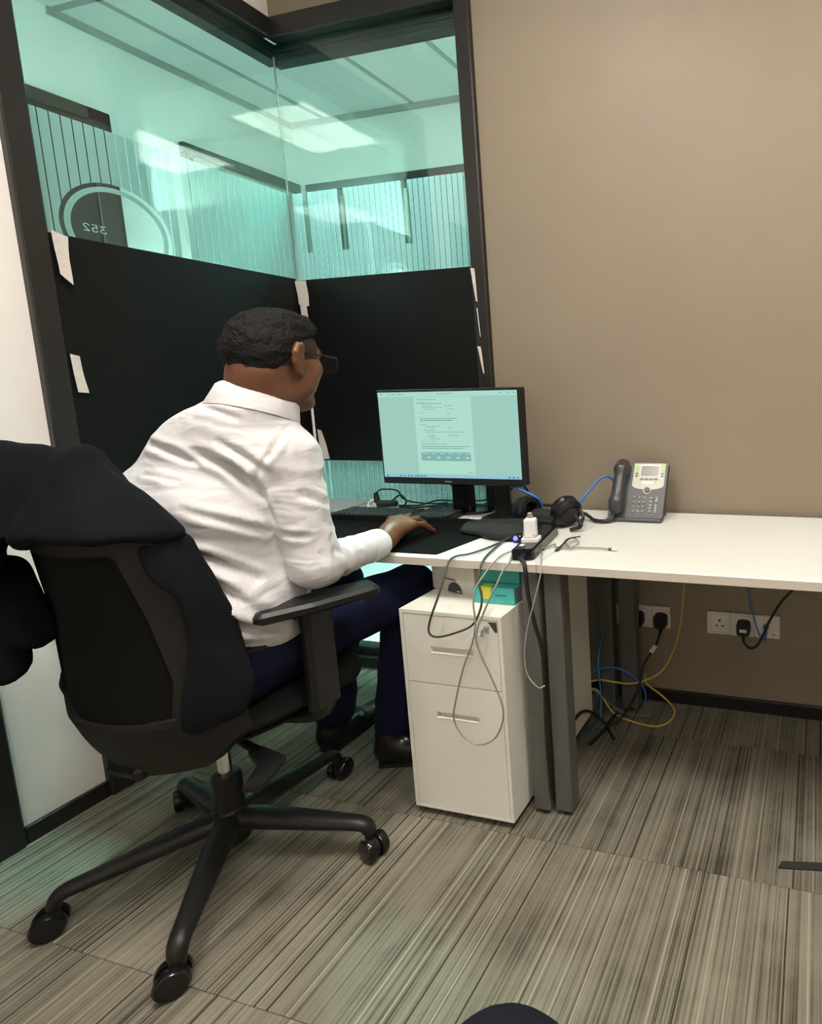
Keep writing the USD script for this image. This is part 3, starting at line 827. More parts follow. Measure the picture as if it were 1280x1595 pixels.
# mouse under the hand
ms = thing('mouse', 'black computer mouse under the right hand', 'mouse', (-1.262, 1.385, DT + .004))
mdir = np.array([-.20, .98])
msh = organic([((-1.252, 1.355, DT + .012), (-1.270, 1.405, DT + .010), (.030, .030, .022), (.028, .028, .017))], .005, cut=lambda P: DT + .0040 - P[:, 2])
obj('shell', msh, 'plastic_black', ms, smooth=True)
obj('wheel', cyl((-1.275, 1.424, DT + .021), (-1.269, 1.4255, DT + .021), .007, n=14), 'plastic_soft', ms)
# folded cloth pouch
pz = organic([((-1.055, 1.50, DT + .012), (-.93, 1.475, DT + .014), (.05, .05, .012), (.06, .06, .020)), ((-.95, 1.48, DT + .012), (-.885, 1.455, DT + .010), (.05, .055, .018), (.04, .04, .012)),
              ((-1.07, 1.53, DT + .012), (-.92, 1.55, DT + .015), (.04, .04, .012), (.05, .04, .018))], .006, k=.02, cut=lambda P: DT + .0045 - P[:, 2])
displace(pz, lambda P: .010 * (ridge(P, (14, 30, 10), seed=4) - .5) * (P[:, 2] > DT + .006))
pz.vertices[:, 2] = np.maximum(pz.vertices[:, 2], DT + .0042)
obj('cloth_pouch', pz, 'cloth_pouch', label='crumpled black cloth pouch on the desk mat beside the keyboard', cat='pouch', smooth=True)

# headphones
hp = thing('headphones', 'black padded over-ear headphones lying by the charging adapter', 'headphones', (-.84, 1.58, DT))


def earcup(c, axis, r, d):
    axis = np.array(axis, float) / np.linalg.norm(axis)
    c = np.array(c, float)
    obj('ear_cup', lathe([(0, -d * .5), (r * .75, -d * .5), (r * .97, -d * .25), (r, 0), (r * .96, d * .18), (0, d * .18)], c, axis, 28), 'plastic_black', hp)
    obj('ear_cushion', lathe([(r * .5, d * .18), (r * .92, d * .18), (r * 1.02, d * .42), (r * .9, d * .70), (r * .6, d * .74), (r * .48, d * .5), (r * .5, d * .18)], c, axis, 28), 'leather', hp)
    obj('cup_ring', lathe([(r * .60, -d * .56), (r * .70, -d * .56), (r * .70, -d * .48), (r * .60, -d * .48), (r * .60, -d * .56)], c, axis, 28), 'gloss_black', hp)


earcup((-.935, 1.59, DT + .052), (.93, -.30, .15), .048, .045)
earcup((-.790, 1.60, DT + .0495), (-.80, .45, .42), .050, .045)
obj('headband', tube([(-.93, 1.60, DT + .07), (-.91, 1.66, DT + .055), (-.87, 1.70, DT + .045), (-.82, 1.70, DT + .045), (-.785, 1.66, DT + .055), (-.785, 1.61, DT + .07)], .012, 10, 8, flat=.5), 'leather', hp)
for yk in ([(-.90, 1.56, DT + .03), (-.87, 1.545, DT + .035), (-.82, 1.55, DT + .03)], [(-.745, 1.60, DT + .06), (-.728, 1.585, DT + .04), (-.735, 1.57, DT + .014)], [(-.745, 1.56, DT + .05), (-.720, 1.55, DT + .02), (-.755, 1.545, DT + .007)]):
    obj('yoke', tube(yk, .006), 'plastic_black', hp)
obj('inner_pad', organic([((-.90, 1.60, DT + .03), (-.82, 1.60, DT + .03), (.02, .035, .028), (.02, .035, .028))], .006, cut=lambda P: DT + .002 - P[:, 2]), 'cloth_pouch', hp, smooth=True)
# power strip with charger
ps = thing('power_strip', 'black extension socket strip with a white charger in it, at the desk edge', 'power strip', (-.79, 1.4, DT))
pA = np.array([-.760, 1.262])
pdv = np.array([-.055, .255])
PL = np.linalg.norm(pdv)
pv = pdv / PL
pu = np.array([pv[1], -pv[0]])
pp = lambda u, v, z: np.array([*(pA + pu * u + pv * v), z])
obj('housing', [prism(rrect(-.031, 0, .031, PL, .012), .026, pp(0, 0, DT + .001), (*pu, 0), (*pv, 0)), prism(rrect(-.026, .004, .026, PL - .004, .010), .030, pp(0, 0, DT + .001), (*pu, 0), (*pv, 0))], 'gloss_black', ps)
obj('label_plate', prism(sbox(-.018, .030, -.006, .048), .0006, pp(0, 0, DT + .0312), (*pu, 0), (*pv, 0)), 'plug_label', ps)
obj('cord_boot', cyl(pp(.004, .004, DT + .014), pp(.004, -.018, DT + .011), .009, .006, .001, 14), 'plastic_black', ps)
ic = thing('inline_control', 'small black headset control with a glowing blue button, left of the white charger', 'headset control', (-.862, 1.415, DT))
obj('body', rbox((-.878, 1.405, DT + .0035), (-.848, 1.430, DT + .024), .004), 'gloss_black', ic)
obj('button', lathe([(0, 0), (.0075, 0), (.007, .003), (0, .005)], (-.864, 1.4055, DT + .015), (.35, -1, .25), 16), 'led_blue', ic)
ch = thing('usb_charger', 'white USB wall charger standing in the power strip', 'charger', (-.775, 1.33, DT + .03))
cc = pp(.0, .085, DT + .031)
R3 = np.eye(3)
R3[:2, 0], R3[:2, 1] = pu, pv
obj('plug_base', prism(rrect(-.024, -.022, .024, .022, .008), .009, cc, (*pu, 0), (*pv, 0)), 'charger_white', ch)
obj('block', rbox((-.0165, -.013, -.0275), (.0165, .013, .0275), .004, rot=R3, about=cc + (0, 0, .0365)), 'charger_white', ch)
obj('usb_plug', rbox((-.006, -.003, -.008), (.006, .003, .008), .001, rot=R3, about=cc + (0, 0, .0715)), 'metal_grey', ch)

# desk telephone
ph = thing('telephone', 'dark grey desk telephone with silver display and keypad', 'telephone', (-.60, 1.76, DT))
tilt = math.radians(56)
PX, PYv = np.array([1.0, 0.03, 0]), np.array([0.03, math.cos(tilt), math.sin(tilt)])
PX /= np.linalg.norm(PX)
PYv -= PX * (PX @ PYv)
PYv /= np.linalg.norm(PYv)
PO = np.array([-.688, 1.690, DT + .012])
PN = np.cross(PX, PYv)
pt = lambda u, v, w=0: PO + PX * u + PYv * v + PN * w
obj('base', prism(rrect(.062, 0, .192, .205, .008), .022, pt(0, 0, -.016), PX, PYv), 'phone_grey', ph)
obj('cradle', prism(rrect(0, 0, .066, .195, .008), .016, pt(0, 0, -.016), PX, PYv), 'phone_grey', ph)
obj('stand', prism(Polygon([(1.706, DT + .001), (1.80, DT + .001), (1.80, DT + .13), (1.782, DT + .125)]), .15, (-.662, 0, 0), (0, 1, 0), (0, 0, 1)), 'phone_dark', ph)
obj('foot_lip', rbox((-.69, 1.684, DT + .001), (-.497, 1.712, DT + .014), .004), 'phone_grey', ph)
face = Polygon([(.072, .200), (.184, .200), (.184, .118)] + [(.128 + .056 * math.cos(a), .118 - .016 * math.sin(a)) for a in np.linspace(0.15, math.pi - .15, 12)] + [(.072, .118)])
obj('faceplate', prism(face.union(Point(.128, .100).buffer(.0135)), .0012, pt(0, 0, .006), PX, PYv), 'phone_silver', ph, smooth=False)
obj('display', prism(rrect(.098, .152, .162, .190, .002), .0008, pt(0, 0, .0072), PX, PYv), 'phone_lcd', ph, smooth=False)
obj('display_rim', prism(rrect(.095, .149, .165, .195, .003).difference(rrect(.098, .152, .162, .190, .002)), .0012, pt(0, 0, .0072), PX, PYv), 'paper', ph, smooth=False)
obj('line_labels', prism(unary_union([rrect(.076, .160, .092, .196, .003), rrect(.168, .160, .182, .196, .003)]), .0008, pt(0, 0, .0073), PX, PYv), 'phone_green', ph, smooth=False)
for k in range(5):
    for u in (.080, .171):
        obj('line_key', prism(rrect(u, .150 + .0095 * k, u + .009, .1535 + .0095 * k, .001), .002, pt(0, 0, .0075), PX, PYv), 'phone_dark' if k < 2 else 'phone_green', ph)
for k in range(4):
    obj('soft_key', prism(rrect(.098 + .0165 * k, .1385, .111 + .0165 * k, .1425, .001), .002, pt(0, 0, .0073), PX, PYv), 'phone_dark', ph)
obj('name_label', prism(rrect(.106, .122, .146, .133, .001), .0006, pt(0, 0, .0073), PX, PYv), 'paper', ph, smooth=False)
obj('navigation_key', lathe([(0, 0), (.0105, 0), (.010, .003), (.006, .0035), (0, .003)], pt(.128, .100, .0072), PN, 20), 'phone_grey', ph)
for r in range(4):
    for c in range(3):
        obj('dial_key', lathe([(0, 0), (.0058, 0), (.0056, .0018), (.004, .003), (0, .0032)], pt(.088 + .0165 * c, .0235 + .0165 * r, .006), PN, 14), 'phone_key', ph)
for u, v0, v1 in ((.142, .056, .063), (.142, .068, .075), (.142, .020, .028), (.142, .031, .039), (.142, .042, .050), (.162, .018, .050), (.162, .057, .076)):
    obj('function_key', prism(rrect(u, v0, u + (.0095 if u < .15 else .007), v1, .003), .0025, pt(0, 0, .006), PX, PYv), 'phone_key', ph)
hs_b = [(pt(.033, .028, .020), pt(.033, .045, .026), (.026, .02, .022), (.024, .02, .022)), (pt(.033, .045, .030), pt(.033, .165, .034), (.021, .016, .018), (.021, .016, .018)), (pt(.033, .170, .026), pt(.033, .190, .020), (.025, .022, .022), (.025, .02, .02))]
obj('handset', organic(hs_b, .005, k=.02), 'phone_dark', ph, smooth=True)

# ================================================================ SOCKETS, PLUGS, CABLES
YS = YW - .009


def plate(name, x0, x1, z0, z1, label):
    t = thing(name, label, 'wall socket', ((x0 + x1) / 2, YW, (z0 + z1) / 2))
    obj('face_plate', rbox((x0, YS, z0), (x1, YW, z1), .003), 'socket_white', t)
    return t


def holes(t, cx, cz):
    obj('pin_holes', [box((cx - .0035, YS - .0004, cz + .006), (cx + .0035, YS + .001, cz + .015)), box((cx - .015, YS - .0004, cz - .012), (cx - .007, YS + .001, cz - .007)), box((cx + .007, YS - .0004, cz - .012), (cx + .015, YS + .001, cz - .007))], 'socket_hole', t, smooth=False)
    obj('socket_rim', prism(rrect(cx - .034, cz - .034, cx + .034, cz + .034, .004).difference(rrect(cx - .0325, cz - .0325, cx + .0325, cz + .0325, .004)), .001, (0, YS, 0), (1, 0, 0), (0, 0, 1)), 'phone_silver', t)
    obj('switch', rbox((cx + .012, YS - .003, cz + .018), (cx + .022, YS, cz + .030), .001), 'charger_white', t)


s1 = plate('wall_socket', -.683, -.523, .290, .374, 'double wall socket with two black plugs, half hidden by the desk leg')
holes(s1, -.560, .330)
holes(s1, -.642, .330)
s2 = plate('wall_socket', -.385, -.297, .287, .371, 'wall socket with open three-pin holes, left end of the long row')
holes(s2, -.338, .330)
s3 = plate('wall_socket', -.2965, -.210, .287, .371, 'wall socket holding a single black plug with a pale label, middle of the long row')
holes(s3, -.250, .330)
s4 = plate('data_socket', -.2095, -.123, .287, .371, 'white data wall socket with a blue network plug, right end of the long row')
obj('jack', [rbox((-.182, YS - .002, .322), (-.162, YS, .340), .001), rbox((-.150, YS - .002, .300), (-.140, YS, .306), .0005)], 'label_grey', s4)
s5 = plate('data_socket', -.756, -.700, .292, .372, 'sliver of pale wall socket in the dark behind the desk leg')


def plug(cx, cz, label, lab=False):
    t = thing('power_plug', label, 'plug', (cx, YS, cz))
    obj('body', prism(rrect(cx - .024, cz - .026, cx + .024, cz + .026, .014), .026, (0, YS - .001, 0), (1, 0, 0), (0, 0, 1)), 'plastic_black', t)
    obj('cord_grip', cyl((cx, YS - .018, cz - .022), (cx, YS - .020, cz - .045), .008, .0055, .001, 14), 'plastic_black', t)
    if lab:
        obj('label', rbox((cx - .013, YS - .0278, cz - .012), (cx + .013, YS - .0268, cz), .0003), 'plug_label', t)


plug(-.556, .327, 'black power plug at the right of the half hidden double socket')
plug(-.645, .328, 'black power plug hard against the dark rear desk leg')
plug(-.250, .326, 'black power plug with pale label in the long socket row', True)
t = thing('network_plug', 'small blue network plug in the data socket', 'plug', (-.172, YS, .33))
obj('body', rbox((-.178, YS - .020, .318), (-.166, YS - .002, .338), .002), 'cable_blue', t)
obj('boot', cyl((-.172, YS - .014, .320), (-.172, YS - .016, .298), .006, .004, n=10), 'cable_blue', t)


def cable(name, pts, r, mat, label, cat='cable', extra=None):
    t = thing(name, label, cat, pts[0])
    obj('cord', tube(pts, r, 8, 8), mat, t, smooth=True)
    for nm, m, mt in (extra or []):
        obj(nm, m, mt, t)


cable('charging_cable', [(-.873, 1.456, .758), (-.906, 1.377, .741), (-.925, 1.282, .741), (-.952, 1.252, .741), (-.961, 1.232, .733), (-.954, 1.200, .704), (-.955, 1.170, .657), (-.980, 1.165, .596), (-.985, 1.163, .561), (-.963, 1.163, .551), (-.914, 1.163, .564), (-.855, 1.163, .592), (-.829, 1.165, .635), (-.829, 1.175, .668), (-.846, 1.190, .700), (-.855, 1.215, .727), (-.869, 1.263, .741), (-.900, 1.384, .741), (-.912, 1.486, .750), (-.897, 1.520, .775)], .0028, 'cable_dark', 'dark headset cable looping down over the front of the upper drawer')
cable('charging_cable', [(-.764, 1.335, .785), (-.80, 1.36, .745), (-.832, 1.292, .7405), (-.822, 1.232, .7405), (-.829, 1.205, .724), (-.841, 1.170, .690), (-.844, 1.160, .653), (-.841, 1.158, .603), (-.853, 1.158, .550), (-.887, 1.160, .476), (-.924, 1.165, .370), (-.934, 1.168, .321), (-.914, 1.170, .277), (-.867, 1.170, .256), (-.817, 1.170, .281), (-.789, 1.170, .336), (-.788, 1.168, .385), (-.811, 1.165, .455), (-.833, 1.160, .516), (-.838, 1.153, .571), (-.811, 1.158, .639), (-.788, 1.170, .690), (-.779, 1.200, .729), (-.782, 1.236, .7395), (-.812, 1.307, .7405), (-.812, 1.40, .7405)], .0022, 'cable_grey', 'grey charging cable hanging in a long loop before both drawers')
cable('mains_cable', [(-.757, 1.245, .748), (-.735, 1.228, .742), (-.727, 1.219, .721), (-.722, 1.217, .657), (-.709, 1.220, .578), (-.697, 1.226, .516), (-.700, 1.236, .424), (-.710, 1.248, .253), (-.712, 1.262, .080), (-.712, 1.30, .010)], .0055, 'cable_black', 'thick black cord of the power strip running down between the desk legs')
cable('thin_cable', [(-.739, 1.331, .7395), (-.693, 1.238, .740), (-.684, 1.218, .719), (-.701, 1.210, .651), (-.729, 1.210, .562), (-.741, 1.213, .489), (-.736, 1.215, .441), (-.710, 1.218, .408), (-.698, 1.232, .406)], .0018, 'cable_pale', 'thin pale cable hanging in front of the grey desk legs')
cable('charging_lead', [(-.772, 1.350, .812), (-.775, 1.352, .835), (-.80, 1.37, .83), (-.815, 1.375, .79), (-.80, 1.34, .757), (-.770, 1.322, .757), (-.745, 1.345, .745), (-.735, 1.40, .7405), (-.723, 1.380, .7405), (-.679, 1.372, .7405), (-.666, 1.408, .744), (-.700, 1.451, .746), (-.715, 1.426, .744), (-.668, 1.360, .746), (-.654, 1.380, .7405), (-.597, 1.384, .7405), (-.560, 1.381, .7405)], .0022, 'cable_grey', 'grey charging lead ending in a small plug on the bare desk',
      extra=[('plug_sleeve', cyl((-.562, 1.381, .7405), (-.553, 1.3805, .7405), .0035, n=10), 'cable_dark'), ('connector', rbox((-.553, 1.377, .7375), (-.536, 1.385, .7430), .001), 'charger_white')])
t = thing('cable_tie', 'short dark velcro tie on the grey charging lead', 'cable tie', (-.69, 1.36, .74))
obj('band', tube([(-.690, 1.47, .745), (-.700, 1.42, .752), (-.703, 1.38, .744), (-.705, 1.345, .740)], .0045, 8, 6, flat=.4), 'cable_tie', t)
cable('network_cable', [(-.454, 1.80, .705), (-.454, 1.800, .509), (-.458, 1.800, .440), (-.472, 1.800, .331), (-.498, 1.790, .237), (-.540, 1.780, .164), (-.596, 1.760, .133), (-.650, 1.740, .126), (-.707, 1.730, .132), (-.755, 1.720, .140), (-.79, 1.71, .13), (-.785, 1.71, .11), (-.758, 1.712, .100), (-.718, 1.700, .055), (-.695, 1.715, .016), (-.630, 1.704, .006), (-.555, 1.694, .005), (-.514, 1.713, .005), (-.495, 1.764, .006), (-.507, 1.800, .018), (-.556, 1.815, .050), (-.608, 1.81, .090), (-.618, 1.822, .120)], .0032, 'cable_yellow', 'yellow network cable looping under the bare desk')
cable('network_cable', [(-.80, 1.73, .15), (-.769, 1.740, .166), (-.734, 1.740, .178), (-.689, 1.750, .172), (-.644, 1.760, .144), (-.612, 1.770, .105), (-.605, 1.785, .058), (-.615, 1.79, .01)], .003, 'cable_blue', 'blue network cable arching low behind the yellow one')
cable('network_cable', [(-.752, 1.76, .30), (-.765, 1.74, .22), (-.757, 1.720, .161), (-.748, 1.710, .095), (-.742, 1.690, .046), (-.742, 1.671, .008), (-.76, 1.60, .005)], .003, 'cable_blue', 'blue network cable hanging down beside the pale side panel')
cable('network_cable', [(-.80, 1.69, .12), (-.753, 1.700, .100), (-.727, 1.710, .068), (-.682, 1.720, .030), (-.628, 1.740, .006), (-.58, 1.75, .005)], .0028, 'cable_teal', 'teal network cable lying lowest on the carpet behind the panel')
cable('mains_cable', [(-.556, 1.831, .284), (-.558, 1.810, .270), (-.567, 1.790, .245), (-.583, 1.785, .221), (-.60, 1.745, .191), (-.612, 1.73, .120), (-.66, 1.70, .03), (-.70, 1.66, .008), (-.72, 1.60, .006)], .0042, 'cable_black', 'black power cord with a white tag dropping from the double socket', extra=[('tag', rbox((-.008, -.002, -.017), (.008, .002, .017), .001, rot=('y', 35), about=(-.570, 1.783, .243)), 'plug_label')])
cable('mains_cable', [(-.250, 1.831, .284), (-.247, 1.815, .285), (-.225, 1.805, .270), (-.200, 1.80, .283), (-.180, 1.800, .317), (-.156, 1.800, .375), (-.118, 1.790, .447), (-.071, 1.785, .510), (-.04, 1.78, .60), (-.03, 1.77, .704)], .0045, 'cable_black', 'black power cord rising from the labelled plug to the bare desk')
cable('network_cable', [(-.235, 1.80, .705), (-.235, 1.82, .55), (-.228, 1.838, .42), (-.218, 1.845, .380), (-.206, 1.840, .336), (-.191, 1.838, .300), (-.178, 1.836, .288), (-.172, 1.838, .298)], .0025, 'cable_blue', 'dark blue network cable hanging down to the data socket')
cable('mains_cable', [(-.758, 1.45, .115), (-.757, 1.54, .118), (-.755, 1.60, .095), (-.752, 1.66, .045), (-.720, 1.668, .012), (-.686, 1.632, .006), (-.66, 1.60, .006)], .0048, 'cable_black', 'black cord curving from the panel to the carpet')
cable('mains_cable', [(-.696, 1.722, .018), (-.704, 1.664, .017), (-.716, 1.619, .006), (-.73, 1.56, .006)], .0055, 'cable_black', 'short black cord crossing the yellow loop on the carpet')
cable('network_cable', [(-1.06, 1.70, .86), (-1.000, 1.64, .858), (-.960, 1.62, .848), (-.907, 1.625, .822), (-.90, 1.64, .79)], .0042, 'cable_blue', 'blue network cable from the monitor to the headphones')
cable('network_cable', [(-.775, 1.655, .782), (-.784, 1.70, .800), (-.765, 1.745, .836), (-.738, 1.772, .868), (-.715, 1.79, .868), (-.70, 1.80, .84), (-.69, 1.80, .77)], .0042, 'cable_blue', 'blue network cable arching from the headphones to the telephone', extra=[('connector', rbox((-.787, 1.645, .771), (-.768, 1.657, .783), .002), 'charger_white')])
cable('handset_cord', [(-.79, 1.66, .755), (-.770, 1.684, .760), (-.750, 1.68, .752), (-.726, 1.664, .745), (-.695, 1.655, .744), (-.668, 1.662, .745), (-.660, 1.674, .757), (-.660, 1.684, .766)], .006, 'cable_black', 'thick dark coiled handset cord between headphones and telephone')
cable('video_cable', [(-.995, 1.66, .90), (-.985, 1.665, .862), (-.974, 1.670, .845), (-.969, 1.69, .80), (-.98, 1.73, .745)], .0035, 'cable_black', 'black cable hanging at the right edge of the monitor')
for i, (pts, lab) in enumerate([
        ([(-1.655, 1.737, .800), (-1.68, 1.79, .800), (-1.62, 1.80, .795), (-1.60, 1.81, .76), (-1.55, 1.82, .744), (-1.46, 1.82, .742), (-1.40, 1.81, .75)], 'black microphone cable curling up behind the keyboard'),
        ([(-1.58, 1.76, .745), (-1.50, 1.775, .745), (-1.44, 1.80, .760), (-1.40, 1.822, .756), (-1.34, 1.842, .750), (-1.20, 1.84, .770), (-1.13, 1.81, .842)], 'black cable running along behind the monitor foot to its right'),
        ([(-1.62, 1.76, .755), (-1.575, 1.765, .785), (-1.54, 1.755, .765), (-1.53, 1.74, .742), (-1.45, 1.79, .741), (-1.38, 1.83, .742)], 'black cable making a small hoop beside the microphone'),
        ([(-1.24, 1.80, .86), (-1.20, 1.82, .79), (-1.14, 1.83, .745), (-1.10, 1.79, .742), (-1.08, 1.76, .745)], 'black cable falling steeply behind the monitor neck'),
        ([(-1.08, 1.80, .87), (-1.13, 1.82, .80), (-1.20, 1.835, .758), (-1.26, 1.84, .742)], 'black cable crossing the others right of the monitor neck')]):
    cable('desk_cable', pts, .0032, 'cable_black', lab)
ad = thing('cable_joint', 'small black inline cable adapter on the white paper slip', 'adapter', (-1.525, 1.725, DT))
obj('body', cyl((-1.545, 1.728, DT + .010), (-1.495, 1.722, DT + .010), .0085, .0075, .002, 14), 'plastic_black', ad)
obj('strap', prism(Polygon([(-.088, 1.226), (.16, 1.262), (.16, 1.288), (-.08, 1.247)]), .003, (0, 0, .0003), (1, 0, 0), (0, 1, 0)), 'strap', label='short black strap lying on the carpet at the right', cat='strap', smooth=False)

# ================================================================ OFFICE CHAIR (faces the right-hand glass, +y)
HX, HY = -1.445, .955
oc = thing('office_chair', 'black mesh-backed office chair with a five-star base, the man sitting on it', 'office chair', (HX, HY, 0))
hub = np.array([HX, HY, 0])
obj('hub', [lathe([(0, .058), (.030, .058), (.036, .066), (.036, .15), (.031, .155), (.031, .235), (.028, .245), (0, .245)], hub, (0, 0, 1), 28)], 'chair_base', oc)
obj('gas_cylinder', cyl(hub + (0, 0, .22), hub + (0, 0, .36), .0145, n=24), 'chrome', oc)
for i, az in enumerate((15, 88, 162, 228, 307)):
    a = math.radians(az)
    u = np.array([math.cos(a), math.sin(a), 0])
    L = (.345, .30, .34, .315, .325)[i]
    zz = np.array([0, 0, 1.0])
    lg = tube([hub + u * .01 + zz * .125, hub + u * .10 + zz * .118, hub + u * (L - .07) + zz * .098, hub + u * (L - .018) + zz * .090, hub + u * (L - .002) + zz * .072, hub + u * L + zz * .052], [.031, .030, .022, .0195, .017, .0135], 14, 6, flat=.8)
    obj('leg', lg, 'chair_base', oc, smooth=True)
    wdir = math.radians(az + (60, 100, 75, 95, 15)[i])
    ax_ = np.array([math.cos(wdir), math.sin(wdir), 0])
    fw_ = np.array([-ax_[1], ax_[0], 0])
    c = hub + u * L - fw_ * .010
    c[2] = .030
    ca = obj('caster', [cyl(c + ax_ * -.006, c + ax_ * .006, .024, .024, .003, 24), cyl(hub + u * L + zz * .036, hub + u * L + zz * .060, .012, .010, .002, 14)], 'plastic_soft', oc)
    for sg in (-1, 1):
        p0, p1 = c + ax_ * sg * .007, c + ax_ * sg * .027
        obj('wheel', lathe([(0, 0), (.029, 0), (.030, .003), (.030, .013), (.026, .019), (.012, .0205), (0, .0195)], p0, p1 - p0, 28), 'gloss_black', ca)
# mechanism, levers
obj('mechanism', [rbox((HX - .075, HY - .10, .355), (HX + .075, HY + .12, .405), .015)], 'plastic_black', oc)
obj('tilt_lever', [tube([(HX + .05, HY - .01, .372), (HX + .12, HY - .03, .363), (HX + .18, HY - .038, .357)], .009, 8, 5)], 'plastic_black', oc)
pdl = prism(Polygon([(-1.28, .925), (-1.190, .910), (-1.180, .893), (-1.150, .820), (-1.182, .812), (-1.222, .878), (-1.285, .905)]).buffer(.003), .011, (0, 0, .352), (1, 0, 0), (0, 1, 0))
obj('lever_paddle', pdl, 'plastic_soft', oc)
# seat
seat = organic([((HX - .13, HY + .05, .448), (HX + .13, HY + .05, .448), (.12, .195, .032), (.12, .195, .032)), ((HX - .14, HY + .17, .440), (HX + .14, HY + .17, .440), (.10, .070, .036), (.10, .070, .036))], .010, k=.05)
obj('seat', seat, 'chair_fabric', oc, smooth=True)
obj('seat_shell', [organic([((HX - .12, HY + .05, .412), (HX + .12, HY + .05, .412), (.10, .17, .016), (.10, .17, .016))], .012)], 'plastic_soft', oc, smooth=True)


def backwarp(m):
    v = m.vertices.copy()
    x, z = v[:, 0] - (HX + .015), v[:, 2]
    yy = -.205 + .38 * x * x / .23 - .10 * np.clip(z - .75, 0, 1)**1.0 + .30 * np.clip(.52 - z, 0, 1)**1.0 + 1.6 * np.clip(.48 - z, 0, 1)**2
    v[:, 1] += HY + yy
    m.vertices = v
    return m


def back_plate(poly, th, y_off, edge=.018):
    m = prism(poly, th, (0, y_off, 0), (1, 0, 0), (0, 0, 1))
    m = m.subdivide_to_size(edge)
    return backwarp(m)


BX = HX + .015
outer = Polygon([(BX - .235, .60), (BX - .225, .50), (BX - .19, .43), (BX - .12, .385), (BX + .04, .38), (BX + .16, .40), (BX + .235, .47), (BX + .245, .60), (BX + .185, .90), (BX + .13, .955), (BX - .17, .955), (BX - .205, .92)]).buffer(.03).buffer(-.03).buffer(-.02).buffer(.02)
inner = Polygon([(BX - .185, .595), (BX - .15, .555), (BX - .06, .530), (BX + .155, .530), (BX + .165, .62), (BX + .115, .89), (BX - .150, .89)]).buffer(-.015).buffer(.015)
obj('back_frame', back_plate(outer.difference(inner), .030, 0), 'chair_grey', oc, smooth=50)
obj('back_mesh', back_plate(inner.buffer(.012), .008, -.014), 'chair_mesh', oc, smooth=50)
obj('lumbar_pad', back_plate(rrect(BX - .115, .655, BX + .125, .755, .02), .012, .006), 'chair_grey', oc, smooth=50)
obj('frame_lip', [tube([(BX - .225, HY - .155, .575), (BX - .17, HY - .185, .560), (BX - .06, HY - .205, .532), (BX + .10, HY - .205, .528), (BX + .16, HY - .19, .535)], .006, 8, 6)], 'plastic_soft', oc, smooth=True)
obj('back_bracket', rbox((HX - .05, HY - .20, .375), (HX + .05, HY - .06, .41), .012), 'plastic_black', oc)
for sgn in (1, -1):
    ax0 = HX + sgn * .275
    ys_ = HY + .055
    obj('arm_post', [rbox((ax0 - .016, ys_ - .040, .425), (ax0 + .016, ys_ + .038, .685), .010)], 'plastic_black', oc)
    obj('arm_bracket', [tube([(ax0, ys_, .44), (ax0 - sgn * .012, ys_ - .005, .412), (ax0 - sgn * .07, ys_ - .012, .402), (HX + sgn * .07, ys_ - .02, .400)], .030, 12, 6, flat=.55)], 'plastic_black', oc, smooth=True)
    c0 = np.array([-1.135, .988]) if sgn > 0 else np.array([HX - .285, 1.02])
    an = math.radians(62 if sgn > 0 else 92)
    pdv_ = np.array([math.cos(an), math.sin(an)])
    pdu_ = np.array([pdv_[1], -pdv_[0]])
    shp = Polygon([(-.036, -.125), (.030, -.125), (.046, -.02), (.042, .125), (-.034, .125), (-.048, .02)]).buffer(.018).buffer(-.018).buffer(-.020).buffer(.020)
    pad = m3.Manifold.batch_hull([m3.Manifold(m3.Mesh(np.asarray(t_.vertices, np.float32), np.asarray(t_.faces, np.uint32))) for t_ in [
        prism(shp, .012, (*c0, .700), (*pdu_, 0), (*pdv_, 0)), prism(shp.buffer(-.008), .002, (*c0, .718), (*pdu_, 0), (*pdv_, 0)), prism(shp.buffer(-.012), .002, (*c0, .692), (*pdu_, 0), (*pdv_, 0))]])
    obj('arm_pad', pad, 'plastic_black', oc, smooth=35)
    obj('arm_slide', rbox((-.022, -.05, -.006), (.022, .05, .006), .003, rot=('z', math.degrees(an) - 90), about=(c0[0] - (.01 if sgn > 0 else 0), c0[1], .689)), 'plastic_soft', oc)

# ================================================================ JACKET over the chair back

def jfold(P):
    a = ridge(P, (9, 9, 3.0), [[1, 0, .35], [0, 1, 0], [-.3, 0, 1]], 5)
    b = ridge(P, (22, 22, 7), [[1, 0, .5], [0, 1, 0], [-.4, 0, 1]], 8)
    return .016 * (a - .55) + .006 * (b - .5)


def cloth(patches, edge=.010, it=5, amp=1.0):
    """Thick cloth: each patch is the hull of small balls (point, radius); patches are joined, refined, folded and smoothed."""
    hs_ = []
    for pa in patches:
        hs_.append(m3.Manifold.batch_hull([m3.Manifold.sphere(p[3] if len(p) > 3 else .018, 12).translate(tuple(p[:3])) for p in pa]))
    m = tri(m3.Manifold.batch_boolean(hs_, m3.OpType.Add).refine_to_length(edge))
    m.merge_vertices()
    trimesh.smoothing.filter_taubin(m, iterations=it)
    displace(m, lambda P: amp * jfold(P))
    trimesh.smoothing.filter_taubin(m, iterations=3)
    return m


